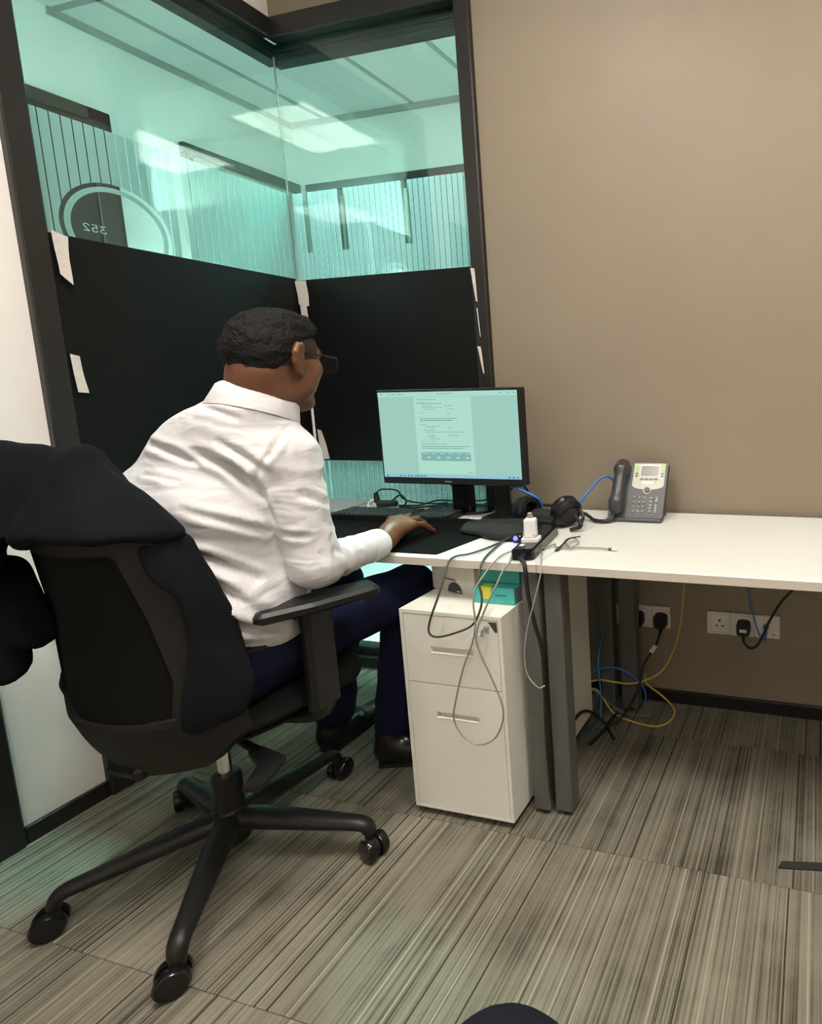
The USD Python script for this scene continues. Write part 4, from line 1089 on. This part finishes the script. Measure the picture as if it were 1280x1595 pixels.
ja = thing('jacket', 'black jacket hung over the back of the office chair', 'jacket', (-1.42, .74, .6))
T0, T1, T2, T3, TP = (-2.02, .71, 1.070, .03), (-1.49, .735, 1.082, .025), (-1.400, .745, 1.072, .022), (-1.315, .765, 1.005, .018), (-1.238, .785, .925, .014)
B0, B1, B2_, B3 = (-2.02, .66, .93, .025), (-1.58, .665, .925, .018), (-1.42, .672, .945, .012), (-1.30, .690, .938, .012)
F1, F2_, F3 = (-1.50, .80, .98), (-1.40, .81, .96), (-1.30, .815, .92)
shm = cloth([[T0, T1, B0, B1], [T1, T2, B1, B2_], [T2, T3, B2_, B3], [T3, TP, B3], [T1, T2, F1, F2_], [T2, T3, TP, F2_, F3], [T0, T1, (-2.0, .80, 1.0), F1]], amp=.7)
displace(shm, lambda P: .016 * (np.exp(-((P[:, 0] + 1.405 + .25 * (1.02 - P[:, 2])) / .020)**2) - np.exp(-((P[:, 0] + 1.455 + .25 * (1.02 - P[:, 2])) / .024)**2) + .2 * np.exp(-((P[:, 0] + 1.60) / .04)**2)))
obj('shoulder', shm, 'jacket', ja, smooth=True)
obj('front_panel', cloth([[(-1.262, .775, .915, .014), (-1.250, .805, .905, .014), (-1.222, .780, .80, .013), (-1.215, .825, .78, .013)], [(-1.222, .780, .80, .013), (-1.215, .825, .78, .013), (-1.215, .785, .69, .013), (-1.205, .850, .68, .013)],
                          [(-1.215, .785, .69, .013), (-1.205, .850, .68, .013), (-1.235, .765, .545, .013), (-1.180, .845, .58, .013)], [(-1.235, .765, .545, .013), (-1.180, .845, .58, .013), (-1.235, .77, .52, .012), (-1.19, .83, .53, .012)],
                          [(-1.29, .755, .93, .012), (-1.262, .775, .915, .014), (-1.26, .758, .85, .012), (-1.222, .780, .80, .013)]], amp=.8), 'jacket', ja, smooth=True)
obj('lining', cloth([[(-1.55, .80, .95), (-1.31, .82, .90), (-1.28, .87, .62), (-1.58, .86, .62)]], amp=.6), 'jacket', ja, smooth=True)
slv = organic([((-1.555, .675, .93), (-1.610, .675, .84), (.045, .032, .05), (.040, .040, .05)), ((-1.610, .68, .86), (-1.640, .70, .785), (.044, .040, .05), (.038, .040, .05)),
               ((-1.640, .70, .785), (-1.632, .705, .645), (.036, .040, .04), (.022, .030, .03)), ((-1.62, .72, .84), (-1.585, .735, .71), (.040, .04, .04), (.022, .032, .03))], .008, k=.02)
displace(slv, lambda P: 1.2 * jfold(P))
trimesh.smoothing.filter_taubin(slv, iterations=3)
obj('sleeve', slv, 'jacket', ja, smooth=True)
obj('cuff', tube([(-1.633, .705, .66), (-1.632, .705, .624)], [.029, .028], 16, 2), 'jacket', ja)

# ================================================================ THE MAN
FACE = math.radians(93)
fw3, rt3 = np.array([math.cos(FACE), math.sin(FACE), 0]), np.array([math.sin(FACE), -math.cos(FACE), 0])
pt_ = math.radians(-3)
up3 = np.array([0, 0, 1.0])
f3 = fw3 * math.cos(pt_) + up3 * math.sin(pt_)
u3 = up3 * math.cos(pt_) - fw3 * math.sin(pt_)
HR = np.stack([rt3, f3, u3], 1)
HC = np.array([-1.235, 1.030, 1.270])
loc = lambda P: (np.asarray(P) - HC) @ HR
wor = lambda p: HC + HR @ np.array(p, float)
man = thing('person', 'man in white shirt and navy trousers seated at the desk, facing the monitor', 'person', (-1.40, .95, 0))

head = [((0, -.010, .028), (0, -.006, .030), (.073, .084, .080), (.073, .084, .080)), ((0, -.040, -.030), (0, -.034, .0), (.060, .050, .045), (.066, .056, .05)),
        ((0, .035, .030), (0, .040, -.050), (.063, .054, .05), (.049, .048, .05)),
        ((0, .022, -.068), (0, .052, -.095), (.054, .046, .030), (.030, .026, .022), .02),
        ((-.050, .040, -.025), (-.047, .030, -.055), .026, .024), ((.050, .044, -.020), (.047, .032, -.055), .028, .025),
        ((0, .084, .004), (0, .097, -.030), .009, .0125, .012), ((-.012, .090, -.034), (.012, .090, -.034), .010, .010, .010),
        ((-.036, .080, .022), (.036, .080, .022), .012, .012, .015),
        ((-.020, .080, -.064), (.020, .080, -.064), .010, .010, .010), ((-.010, .068, -.098), (.010, .068, -.098), .019, .019, .018)]
ears = []
for s_ in (-1, 1):
    o_ = [(.073, .008, .018), (.080, -.004, .032), (.088, -.020, .030), (.091, -.030, .014), (.088, -.028, -.006), (.081, -.018, -.022), (.076, -.004, -.032), (.074, .004, -.026)]
    o_ = [(s_ * a, b, c) for a, b, c in o_]
    ears += [(p, q, .0058, .0058, .006) for p, q in zip(o_, o_[1:])]
    ears.append(((s_ * .078, -.012, .012), (s_ * .078, -.010, -.012), (.006, .017, .020), (.006, .013, .016), .006))
    ears.append(((s_ * .078, .004, -.004), (s_ * .079, .004, -.010), .005, .005, .005))
NB = np.array([-1.275, .985, 1.115])


def headfield(P, d=None):
    q = loc(P)
    h = blend(q, head, .025)
    h = smin(h, blend(q, ears, .006), .006)
    h = smin(h, np.linalg.norm((q - (-.031, .090, .002)) / 1.0, axis=1) * 0 + 1, .001)
    n = np.minimum(bone(P, NB, wor((0, -.022, -.075)), .066, .057), 1)
    n = smin(n, bone(P, NB + (.004, -.018, .03), wor((0, -.047, -.03)), .047, .042), .03)
    return smin(h, n, .028)


hd = nets(headfield, (-1.40, .86, 1.06), (-1.10, 1.19, 1.40), .0037)

# right hand on the mouse
Wr = np.array([-1.190, 1.262, .771])
EL = np.array([-1.155, 1.005, .772])
hdv = np.array([-.26, .965, 0])
hdv /= np.linalg.norm(hdv)
hl = np.array([hdv[1], -hdv[0], 0])
Z = np.array([0, 0, 1.0])
hp_ = lambda f, l, z: np.array([Wr[0], Wr[1], DT]) + hdv * f * 1.12 + hl * l * 1.12 + Z * z * 1.06
mcp = [hp_(.097, -.030, .062), hp_(.102, -.009, .064), hp_(.097, .012, .059), hp_(.086, .031, .051)]
hand = [(EL, Wr, .042, .029), (Wr, hp_(.04, 0, .048), (.031, .030, .026), (.036, .030, .027))]
for m_ in mcp:
    hand.append((hp_(.025, 0, .044), m_, .024, .0150, .014))
fing = [[(.140, -.036, .056), (.165, -.038, .036), (.183, -.038, .019)], [(.150, -.010, .059), (.178, -.008, .040), (.198, -.006, .020)],
        [(.142, .017, .052), (.168, .021, .034), (.186, .024, .017)], [(.120, .042, .041), (.140, .048, .025), (.154, .052, .013)]]
for m_, fg in zip(mcp, fing):
    c_ = [m_] + [hp_(*q) for q in fg]
    for a, b, ra, rb in zip(c_, c_[1:], (.0118, .0102, .0092), (.0102, .0092, .0080)):
        hand.append((a, b, ra, rb, .005))
th_ = [hp_(.030, -.026, .036), hp_(.070, -.050, .030), hp_(.105, -.058, .022), hp_(.130, -.055, .017)]
for a, b, ra, rb in zip(th_, th_[1:], (.016, .0125, .0105), (.0125, .0105, .0085)):
    hand.append((a, b, ra, rb, .008))
rh = organic(hand[1:] + [((EL + Wr) / 2 * .3 + Wr * .7, Wr, .033, .029)], .0028, k=.014, pad=.012)

# the rest of the body under the clothes, and the left arm and hand at the keyboard
LS, LE, LW = np.array([-1.530, 1.015, 1.030]), np.array([-1.635, 1.100, .812]), np.array([-1.665, 1.310, .796])
RS = np.array([-1.205, 1.000, 1.045])
core = [((-1.40, .960, .57), (-1.385, .960, .74), (.120, .065, .08), (.120, .065, .1)), ((-1.385, .960, .74), (-1.355, .970, 1.00), (.120, .065, .1), (.125, .060, .08)),
        (LS, RS, .045, .045), ((-1.34, .98, 1.05), tuple(NB), (.09, .06, .06), (.06, .055, .05)), (RS, EL + (0, .01, .012), .040, .028), (EL + (0, .01, .012), Wr, .028, .027),
        (LS, LE, .042, .036), (LE, LW, .036, .027), (LW, LW + (.02, .09, .0), (.028, .03, .020), (.036, .03, .014))]
ld = np.array([.10, .99, 0])
ll = np.array([.99, -.10, 0])
for j_, off in enumerate((.034, .012, -.010, -.030)):
    a = LW + ld * .085 + ll * off + Z * -.001
    b = a + ld * (.040, .046, .042, .032)[j_] + Z * .003
    c = b + ld * .028 - Z * .010
    core += [(a - ld * .03, a, .011, .0105, .006), (a, b, .0105, .009, .005), (b, c, .009, .008, .005)]
core += [(LW + ld * .03 + ll * .03, LW + ld * .075 + ll * .055 - Z * .006, .012, .009, .006)]
legs_ = [((-1.31, .975, .565), (-1.245, 1.40, .565), .072, .052), ((-1.245, 1.40, .565), (-1.325, 1.375, .10), .050, .034), ((-1.48, .975, .565), (-1.530, 1.40, .565), .072, .052), ((-1.530, 1.40, .565), (-1.565, 1.385, .10), .050, .034),
         ((-1.325, 1.375, .075), (-1.20, 1.41, .045), .028, .022), ((-1.565, 1.385, .075), (-1.570, 1.51, .045), .028, .022)]
rest = organic(core + legs_, .0085, k=.02, pad=.02)
parts_ = []
for q in (hd, rh, rest):
    parts_.append(m3.Manifold(m3.Mesh(np.asarray(q.vertices, np.float32), np.asarray(q.faces, np.uint32))))
whole = m3.Manifold.batch_boolean(parts_, m3.OpType.Add)
body = tri(whole) if whole.num_tri() > 1000 else trimesh.util.concatenate([hd, rh, rest])
obj('body', body, 'skin', man, smooth=True)
for j_, fg in enumerate(fing):
    b = hp_(*fg[2])
    a = hp_(*fg[1])
    dd = (b - a) / np.linalg.norm(b - a)
    nn = np.cross(hl, dd)
    nn = nn if nn[2] > 0 else -nn
    R3 = np.stack([np.cross(dd, nn), dd, nn], 1)
    obj('fingernail', rbox((-.0045, -.006, -.0008), (.0045, .006, .0008), .0007, rot=R3, about=b + nn * .0070 + dd * .0015), 'nail', man)
for s_ in (-1, 1):
    e = obj('eye', trimesh.creation.icosphere(2, .0118).apply_translation(wor((s_ * .031, .0795, .002))), 'eye_white', man, smooth=True)
    obj('iris', lathe([(0, 0), (.0055, 0), (.004, .0012), (0, .0014)], wor((s_ * .031, .0795 + .0111, .002)), f3, 16), 'iris', e)
obj('lips', tube([wor((-.022, .081, -.064)), wor((-.008, .0895, -.0625)), wor((.008, .0895, -.0625)), wor((.022, .081, -.064))], [.003, .0055, .0055, .003], 8, 6), 'lip', man, smooth=True)
for s_ in (-1, 1):
    obj('eyebrow', tube([wor((s_ * .014, .0925, .024)), wor((s_ * .032, .0905, .030)), wor((s_ * .050, .079, .024))], [.0035, .004, .002], 8, 5), 'hair', man, smooth=True)


# hair: longer on top and at the back, faded at the sides
def hairfield(P):
    q = loc(P)
    th = .0025 + .0055 * np.clip((q[:, 2] + .04) / .07, 0, 1)
    a = blend(q, head[:3], .025) - th
    b = bone(q, (-.030, .015, .076), (.030, .015, .076), (.040, .064, .039), (.040, .064, .039))
    a = smin(a, b, .014)
    n = .006 * (meshkit.noise(q * 75, 3) - .5) + .0030 * (meshkit.noise(q * 190, 9) - .5)
    hl_ = np.where(q[:, 1] < -.052, -.027, np.where(q[:, 1] < .005, -.027 + (q[:, 1] + .052) / .057 * .075, .048 + .02 * np.clip(q[:, 1] / .08, 0, 1)))
    return np.maximum(np.maximum(a + n * th / .008, hl_ - q[:, 2]), q[:, 1] - .083)


obj('hair', nets(hairfield, HC - (.13, .15, .10), HC + (.13, .15, .17), .0042), 'hair', man, smooth=True)


def fadefield(P):
    q = loc(P)
    h = headfield(P) - .0012
    low = np.where(q[:, 1] < -.050, .0, -.022 + (q[:, 1] + .050) * .30)
    n = .006 * (meshkit.noise(q * 40, 5) - .5)
    return np.maximum(np.maximum(np.maximum(h, low - q[:, 2] + n), q[:, 1] - .055 + n), np.abs(q[:, 0]) - .0775)


obj('hair_fade', nets(fadefield, HC - (.11, .14, .10), HC + (.11, .10, .12), .0045), 'hair_fade', man, smooth=True)
# glasses
gl = obj('glasses', [tube([wor((s_ * .076, -.022, .004)), wor((s_ * .079, .0, .016)), wor((s_ * .074, .07, .014)), wor((s_ * .066, .112, .012))], .0019, 8, 6) for s_ in (-1, 1)] +
         [tube([wor((s_ * .066, .112, .013)), wor((s_ * .040, .118, .016)), wor((s_ * .010, .120, .010))], .0019, 8, 4) for s_ in (-1, 1)] + [tube([wor((-.010, .120, .009)), wor((0, .122, .011)), wor((.010, .120, .009))], .0018, 8, 4)], 'gloss_black', man, smooth=True)
for s_ in (-1, 1):
    lens = prism(rrect(s_ * .012, -.026, s_ * .064, .014, .011), .0016, wor((0, .117, 0)), HR[:, 0], HR[:, 2])
    obj('lens', lens, 'lens_glass', gl, smooth=False)
    rim_ = prism(rrect(s_ * .012, -.026, s_ * .064, .014, .011).difference(rrect(s_ * .0135, -.0245, s_ * .0625, .0125, .010)), .0026, wor((0, .1176, 0)), HR[:, 0], HR[:, 2])
    obj('rim', rim_, 'gloss_black', gl, smooth=False)

# shirt
shirt_b = [((-1.40, .960, .60), (-1.390, .957, .75), (.184, .145, .09), (.192, .152, .10)), ((-1.390, .957, .75), (-1.375, .945, .94), (.192, .152, .10), (.186, .122, .12)),
           ((-1.38, .945, .94), (-1.36, .975, 1.07), (.180, .122, .12), (.150, .090, .075)),
           ((-1.345, .975, 1.07), tuple(NB + (0, -.005, .040)), (.13, .085, .07), (.076, .076, .03)), ((-1.275, .975, 1.105), (-1.264, .985, 1.138), .087, .070),
           (LS, (-1.35, .985, 1.08), (.072, .075, .070), (.09, .08, .07)), (RS, (-1.35, .985, 1.08), (.066, .078, .068), (.09, .08, .07)),
           (RS, EL + (0, .004, .020), .067, .051, .013), (EL + (0, .008, .010), Wr + (0, -.015, 0), .047, .039, .014), (LS, LE, .070, .056, .016), (LE, LW - (0, .015, 0), .054, .040, .02)]


def shirt_cut(P):
    hem = .632 + .10 * (P[:, 0] + 1.38) * 0 - P[:, 2]
    inarm = (P[:, 1] > 1.10)
    d1 = np.where(inarm, -1.0, hem)
    wr_ = (P - (Wr - np.array([0, .036, 0]))) @ ((Wr - EL) / np.linalg.norm(Wr - EL))
    return np.maximum(d1, np.where(P[:, 0] > -1.33, wr_, -1))


sh = organic(shirt_b, .0060, k=.05, cut=shirt_cut)


def shirt_fold(P):
    x, y, z = P.T
    A = [[.50, .1, .86], [0, 1, 0], [.86, 0, -.50]]
    r1 = ridge(P, (11, 3.0, 2.6), A, 12)**2.0
    r2 = ridge(P, (30, 9, 8), A, 17)
    B_ = [[.2, .9, .35], [.9, -.2, 0], [0, .3, -.9]]
    low = np.clip((1.06 - z) / .2, 0, 1)
    tor = low * (.040 * (r1 - .36) + .006 * (r2 - .5)) + (1 - low) * (.007 * (ridge(P, (12, 12, 6), B_, 23) - .5))
    fore = np.clip((y - 1.0) / .06, 0, 1) * (x > -1.30) * (z < .86)
    ax = (P - EL) @ ((Wr - EL) / np.linalg.norm(Wr - EL))
    fo = .007 * np.sin(ax * 150 + 9 * meshkit.noise(P * 14, 2)) * np.clip(1 - ax / .20, 0, 1)
    wa = np.clip((.022 - bone(P, RS, EL + (0, .004, .020), .067, .051)) / .018, 0, 1) * np.clip((1.02 - z) / .05, 0, 1) * np.clip((x + 1.262) / .02, 0, 1)
    ar = .010 * (ridge(P, (6, 14, 11), [[1, 0, 0], [0, .8, .6], [0, -.6, .8]], 31) - .5)
    fw_ = np.clip((y - 1.0) / .05, 0, 1) * (x > -1.30) * (z < .86)
    return fo * fw_ + (1 - fw_) * (ar * wa + tor * (1 - wa))


CREASES = [([(-1.278, 0.876, 1.070), (-1.224, 0.898, 1.038), (-1.187, 0.929, 0.971)], .015, .015), ([(-1.233, 0.891, 1.092), (-1.196, 0.913, 1.058), (-1.170, 0.934, 1.023)], .011, .009),
           ([(-1.308, 0.823, 0.886), (-1.249, 0.855, 0.851), (-1.200, 0.905, 0.787)], .013, .015), ([(-1.295, 0.828, 0.826), (-1.231, 0.858, 0.777), (-1.204, 0.940, 0.683)], .015, .018),
           ([(-1.251, 0.838, 0.755), (-1.224, 0.872, 0.711), (-1.209, 0.942, 0.661)], .013, .015), ([(-1.272, 0.834, 0.957), (-1.211, 0.875, 0.926), (-1.190, 0.930, 0.889)], .011, .009),
           ([(-1.452, 0.897, 1.090), (-1.338, 0.868, 1.073), (-1.278, 0.874, 1.049)], .012, .009), ([(-1.392, 0.844, 1.028), (-1.299, 0.847, 1.012)], .008, .006),
           ([(-1.170, 0.986, 1.113), (-1.162, 0.944, 1.072), (-1.188, 0.922, 1.015), (-1.186, 0.931, 0.961), (-1.179, 0.943, 0.912)], .008, .0065), ([(-1.133, 0.976, 0.965), (-1.126, 1.023, 0.932)], .011, .008),
           ([(-1.169, 0.949, 0.881), (-1.125, 0.973, 0.869)], .010, .009), ([(-1.112, 0.989, 0.827), (-1.121, 1.014, 0.748)], .008, .007), ([(-1.110, 1.022, 0.824), (-1.133, 1.062, 0.745)], .008, .007),
           ([(-1.279, 0.947, 1.203), (-1.204, 0.940, 1.174), (-1.179, 0.988, 1.132)], .006, .003), ([(-1.31, 0.89, 1.175), (-1.252, 0.900, 1.160), (-1.219, 0.914, 1.145)], .011, .006)]


def creases(P):
    out = np.zeros(len(P))
    wob = .006 * (meshkit.noise(P * 22, 61) - .5)
    for pts, w, dp in CREASES:
        C_ = curve(pts, 5)
        dmin, tt = np.full(len(P), 9.0), np.zeros(len(P))
        for k_, (a, b) in enumerate(zip(C_, C_[1:])):
            d = b - a
            t_ = np.clip(((P - a) @ d) / (d @ d), 0, 1)
            e = np.linalg.norm(P - a - t_[:, None] * d, axis=1)
            better = e < dmin
            dmin, tt = np.where(better, e, dmin), np.where(better, (k_ + t_) / (len(C_) - 1), tt)
        e = dmin + wob
        taper = np.sin(np.pi * np.clip(.12 + .76 * tt, 0, 1))
        out += taper * dp * (-np.exp(-(e / (w * .55))**2) + .75 * np.exp(-((e - w * 1.3) / (w * .8))**2))
    return out


displace(sh, lambda P: shirt_fold(P) + creases(P))
trimesh.smoothing.filter_taubin(sh, iterations=2)
shp_ = obj('shirt', sh, 'shirt', man, smooth=True)
adir = (Wr - EL) / np.linalg.norm(Wr - EL)
obj('cuff', tube([Wr - adir * .085, Wr - adir * .075, Wr - adir * .040, Wr - adir * .028, Wr - adir * .0275], [.040, .0435, .0425, .041, .036], 24, 4), 'shirt', shp_, smooth=True)
obj('cuff', tube([LW - (LW - LE) / np.linalg.norm(LW - LE) * q for q in (.062, .05, .012, .002)], [.040, .0435, .0425, .036], 24, 4), 'shirt', shp_, smooth=True)
# collar: a standing band with its fold, tilted with the neck
cax = np.array([.05, .36, .93])
cax /= np.linalg.norm(cax)
cx3 = np.cross([0, 1, 0], cax)
cx3 /= np.linalg.norm(cx3)
cy3 = np.cross(cax, cx3)
CC0 = np.array([-1.262, .990, 1.150])
V, F = [], []
prof = [(.075, -.012), (.074, .012), (.070, .034), (.0685, .044), (.072, .050), (.077, .044), (.082, .018), (.087, -.006), (.084, -.009), (.078, .012)]
nn_ = 40
for i in range(nn_):
    a = i / nn_ * 2 * math.pi
    fr_ = .5 + .5 * math.sin(a)
    for r, h_ in prof:
        V.append(CC0 + (cx3 * math.cos(a) * (r + .002)) + cy3 * math.sin(a) * (r + .006) + cax * (h_ * (1 - .25 * fr_)))
for i in range(nn_):
    for j in range(len(prof)):
        a, b = i * len(prof) + j, i * len(prof) + (j + 1) % len(prof)
        c, d_ = ((i + 1) % nn_) * len(prof) + (j + 1) % len(prof), ((i + 1) % nn_) * len(prof) + j
        F += [[a, b, c], [a, c, d_]]
col = trimesh.Trimesh(np.array(V), F, process=False)
if col.volume < 0:
    col.invert()
obj('collar', col, 'shirt', shp_, smooth=True)

# trousers, belt, shoes
tr_b = [((-1.40, .958, .575), (-1.40, .955, .625), (.200, .155, .08), (.200, .158, .05)), ((-1.32, .96, .575), (-1.245, 1.40, .570), .093, .072), ((-1.245, 1.40, .570), (-1.325, 1.375, .13), .070, .056),
        ((-1.48, .96, .575), (-1.530, 1.40, .570), .093, .072), ((-1.530, 1.40, .570), (-1.565, 1.385, .13), .070, .058), ((-1.33, .90, .56), (-1.47, .90, .56), .095, .095)]
trs = organic(tr_b, .0085, k=.03, cut=lambda P: np.maximum(P[:, 2] - .650, .062 - P[:, 2]))
displace(trs, lambda P: .008 * (ridge(P, (12, 12, 9), [[.8, .5, .3], [-.5, .8, 0], [-.2, 0, 1]], 41) - .5))
trimesh.smoothing.filter_taubin(trs, iterations=3)
obj('trousers', trs, 'navy', man, smooth=True)
bl = [(-1.40 + .201 * math.cos(a), .956 + .159 * math.sin(a), .636) for a in np.linspace(0, 2 * math.pi, 33)]
obj('belt', tube(bl, .006, 10, 2, flat=2.6, up=(0, 0, 1)), 'leather', man, smooth=True)


def shoe(h, t, label=None):
    h, t = np.array(h, float), np.array(t, float)
    d_ = (t - h) / np.linalg.norm(t - h)
    Ls = np.linalg.norm(t - h)
    g = lambda f, z: h + d_ * (Ls * f) + Z * z
    up = organic([(g(.14, .045), g(.45, .045), .040, .040), (g(.45, .036), g(.86, .024), .042, .030), (g(.16, .06), g(.16, .105), .040, .042), (g(.2, .07), g(.45, .05), .036, .03), (g(.86, .022), g(.93, .020), .027, .022)], .006, k=.03, cut=lambda P: .012 - P[:, 2])
    s = obj('shoe', up, 'leather', man, smooth=True)
    lat = np.array([d_[1], -d_[0], 0])
    sp = Polygon([(-.026, .02), (.026, .02), (.028, Ls * .3), (.033, Ls * .6), (.024, Ls * .9), (0, Ls * .98), (-.024, Ls * .9), (-.033, Ls * .6), (-.028, Ls * .3)]).buffer(.014).buffer(-.006)
    obj('sole', prism(sp, .013, h * (1, 1, 0) + Z * .0008, lat, d_), 'sole', s)


shoe((-1.370, 1.345, 0), (-1.125, 1.430, 0))
shoe((-1.575, 1.335, 0), (-1.585, 1.590, 0))

# ================================================================ THE PHOTOGRAPHER'S KNEE at the bottom edge
kn = thing('person', 'dark trousered knee of a second seated person at the bottom edge', 'person', (-.25, .30, 0))
leg = organic([((-.21, .02, .475), (-.300, .395, .492), .085, .060), ((-.300, .395, .492), (-.27, .36, .10), .060, .05), ((-.322, .40, .490), (-.276, .40, .490), .058, .058)], .009, k=.03, cut=lambda P: .07 - P[:, 2])
displace(leg, lambda P: .004 * (ridge(P, (12, 12, 10), None, 51) - .5))
obj('trouser_leg', leg, 'knee_cloth', kn, smooth=True)
obj('shoe', organic([((-.27, .36, .05), (-.28, .50, .035), .042, .036), ((-.27, .35, .06), (-.27, .36, .10), .040, .042)], .008, cut=lambda P: .003 - P[:, 2]), 'leather', kn, smooth=True)
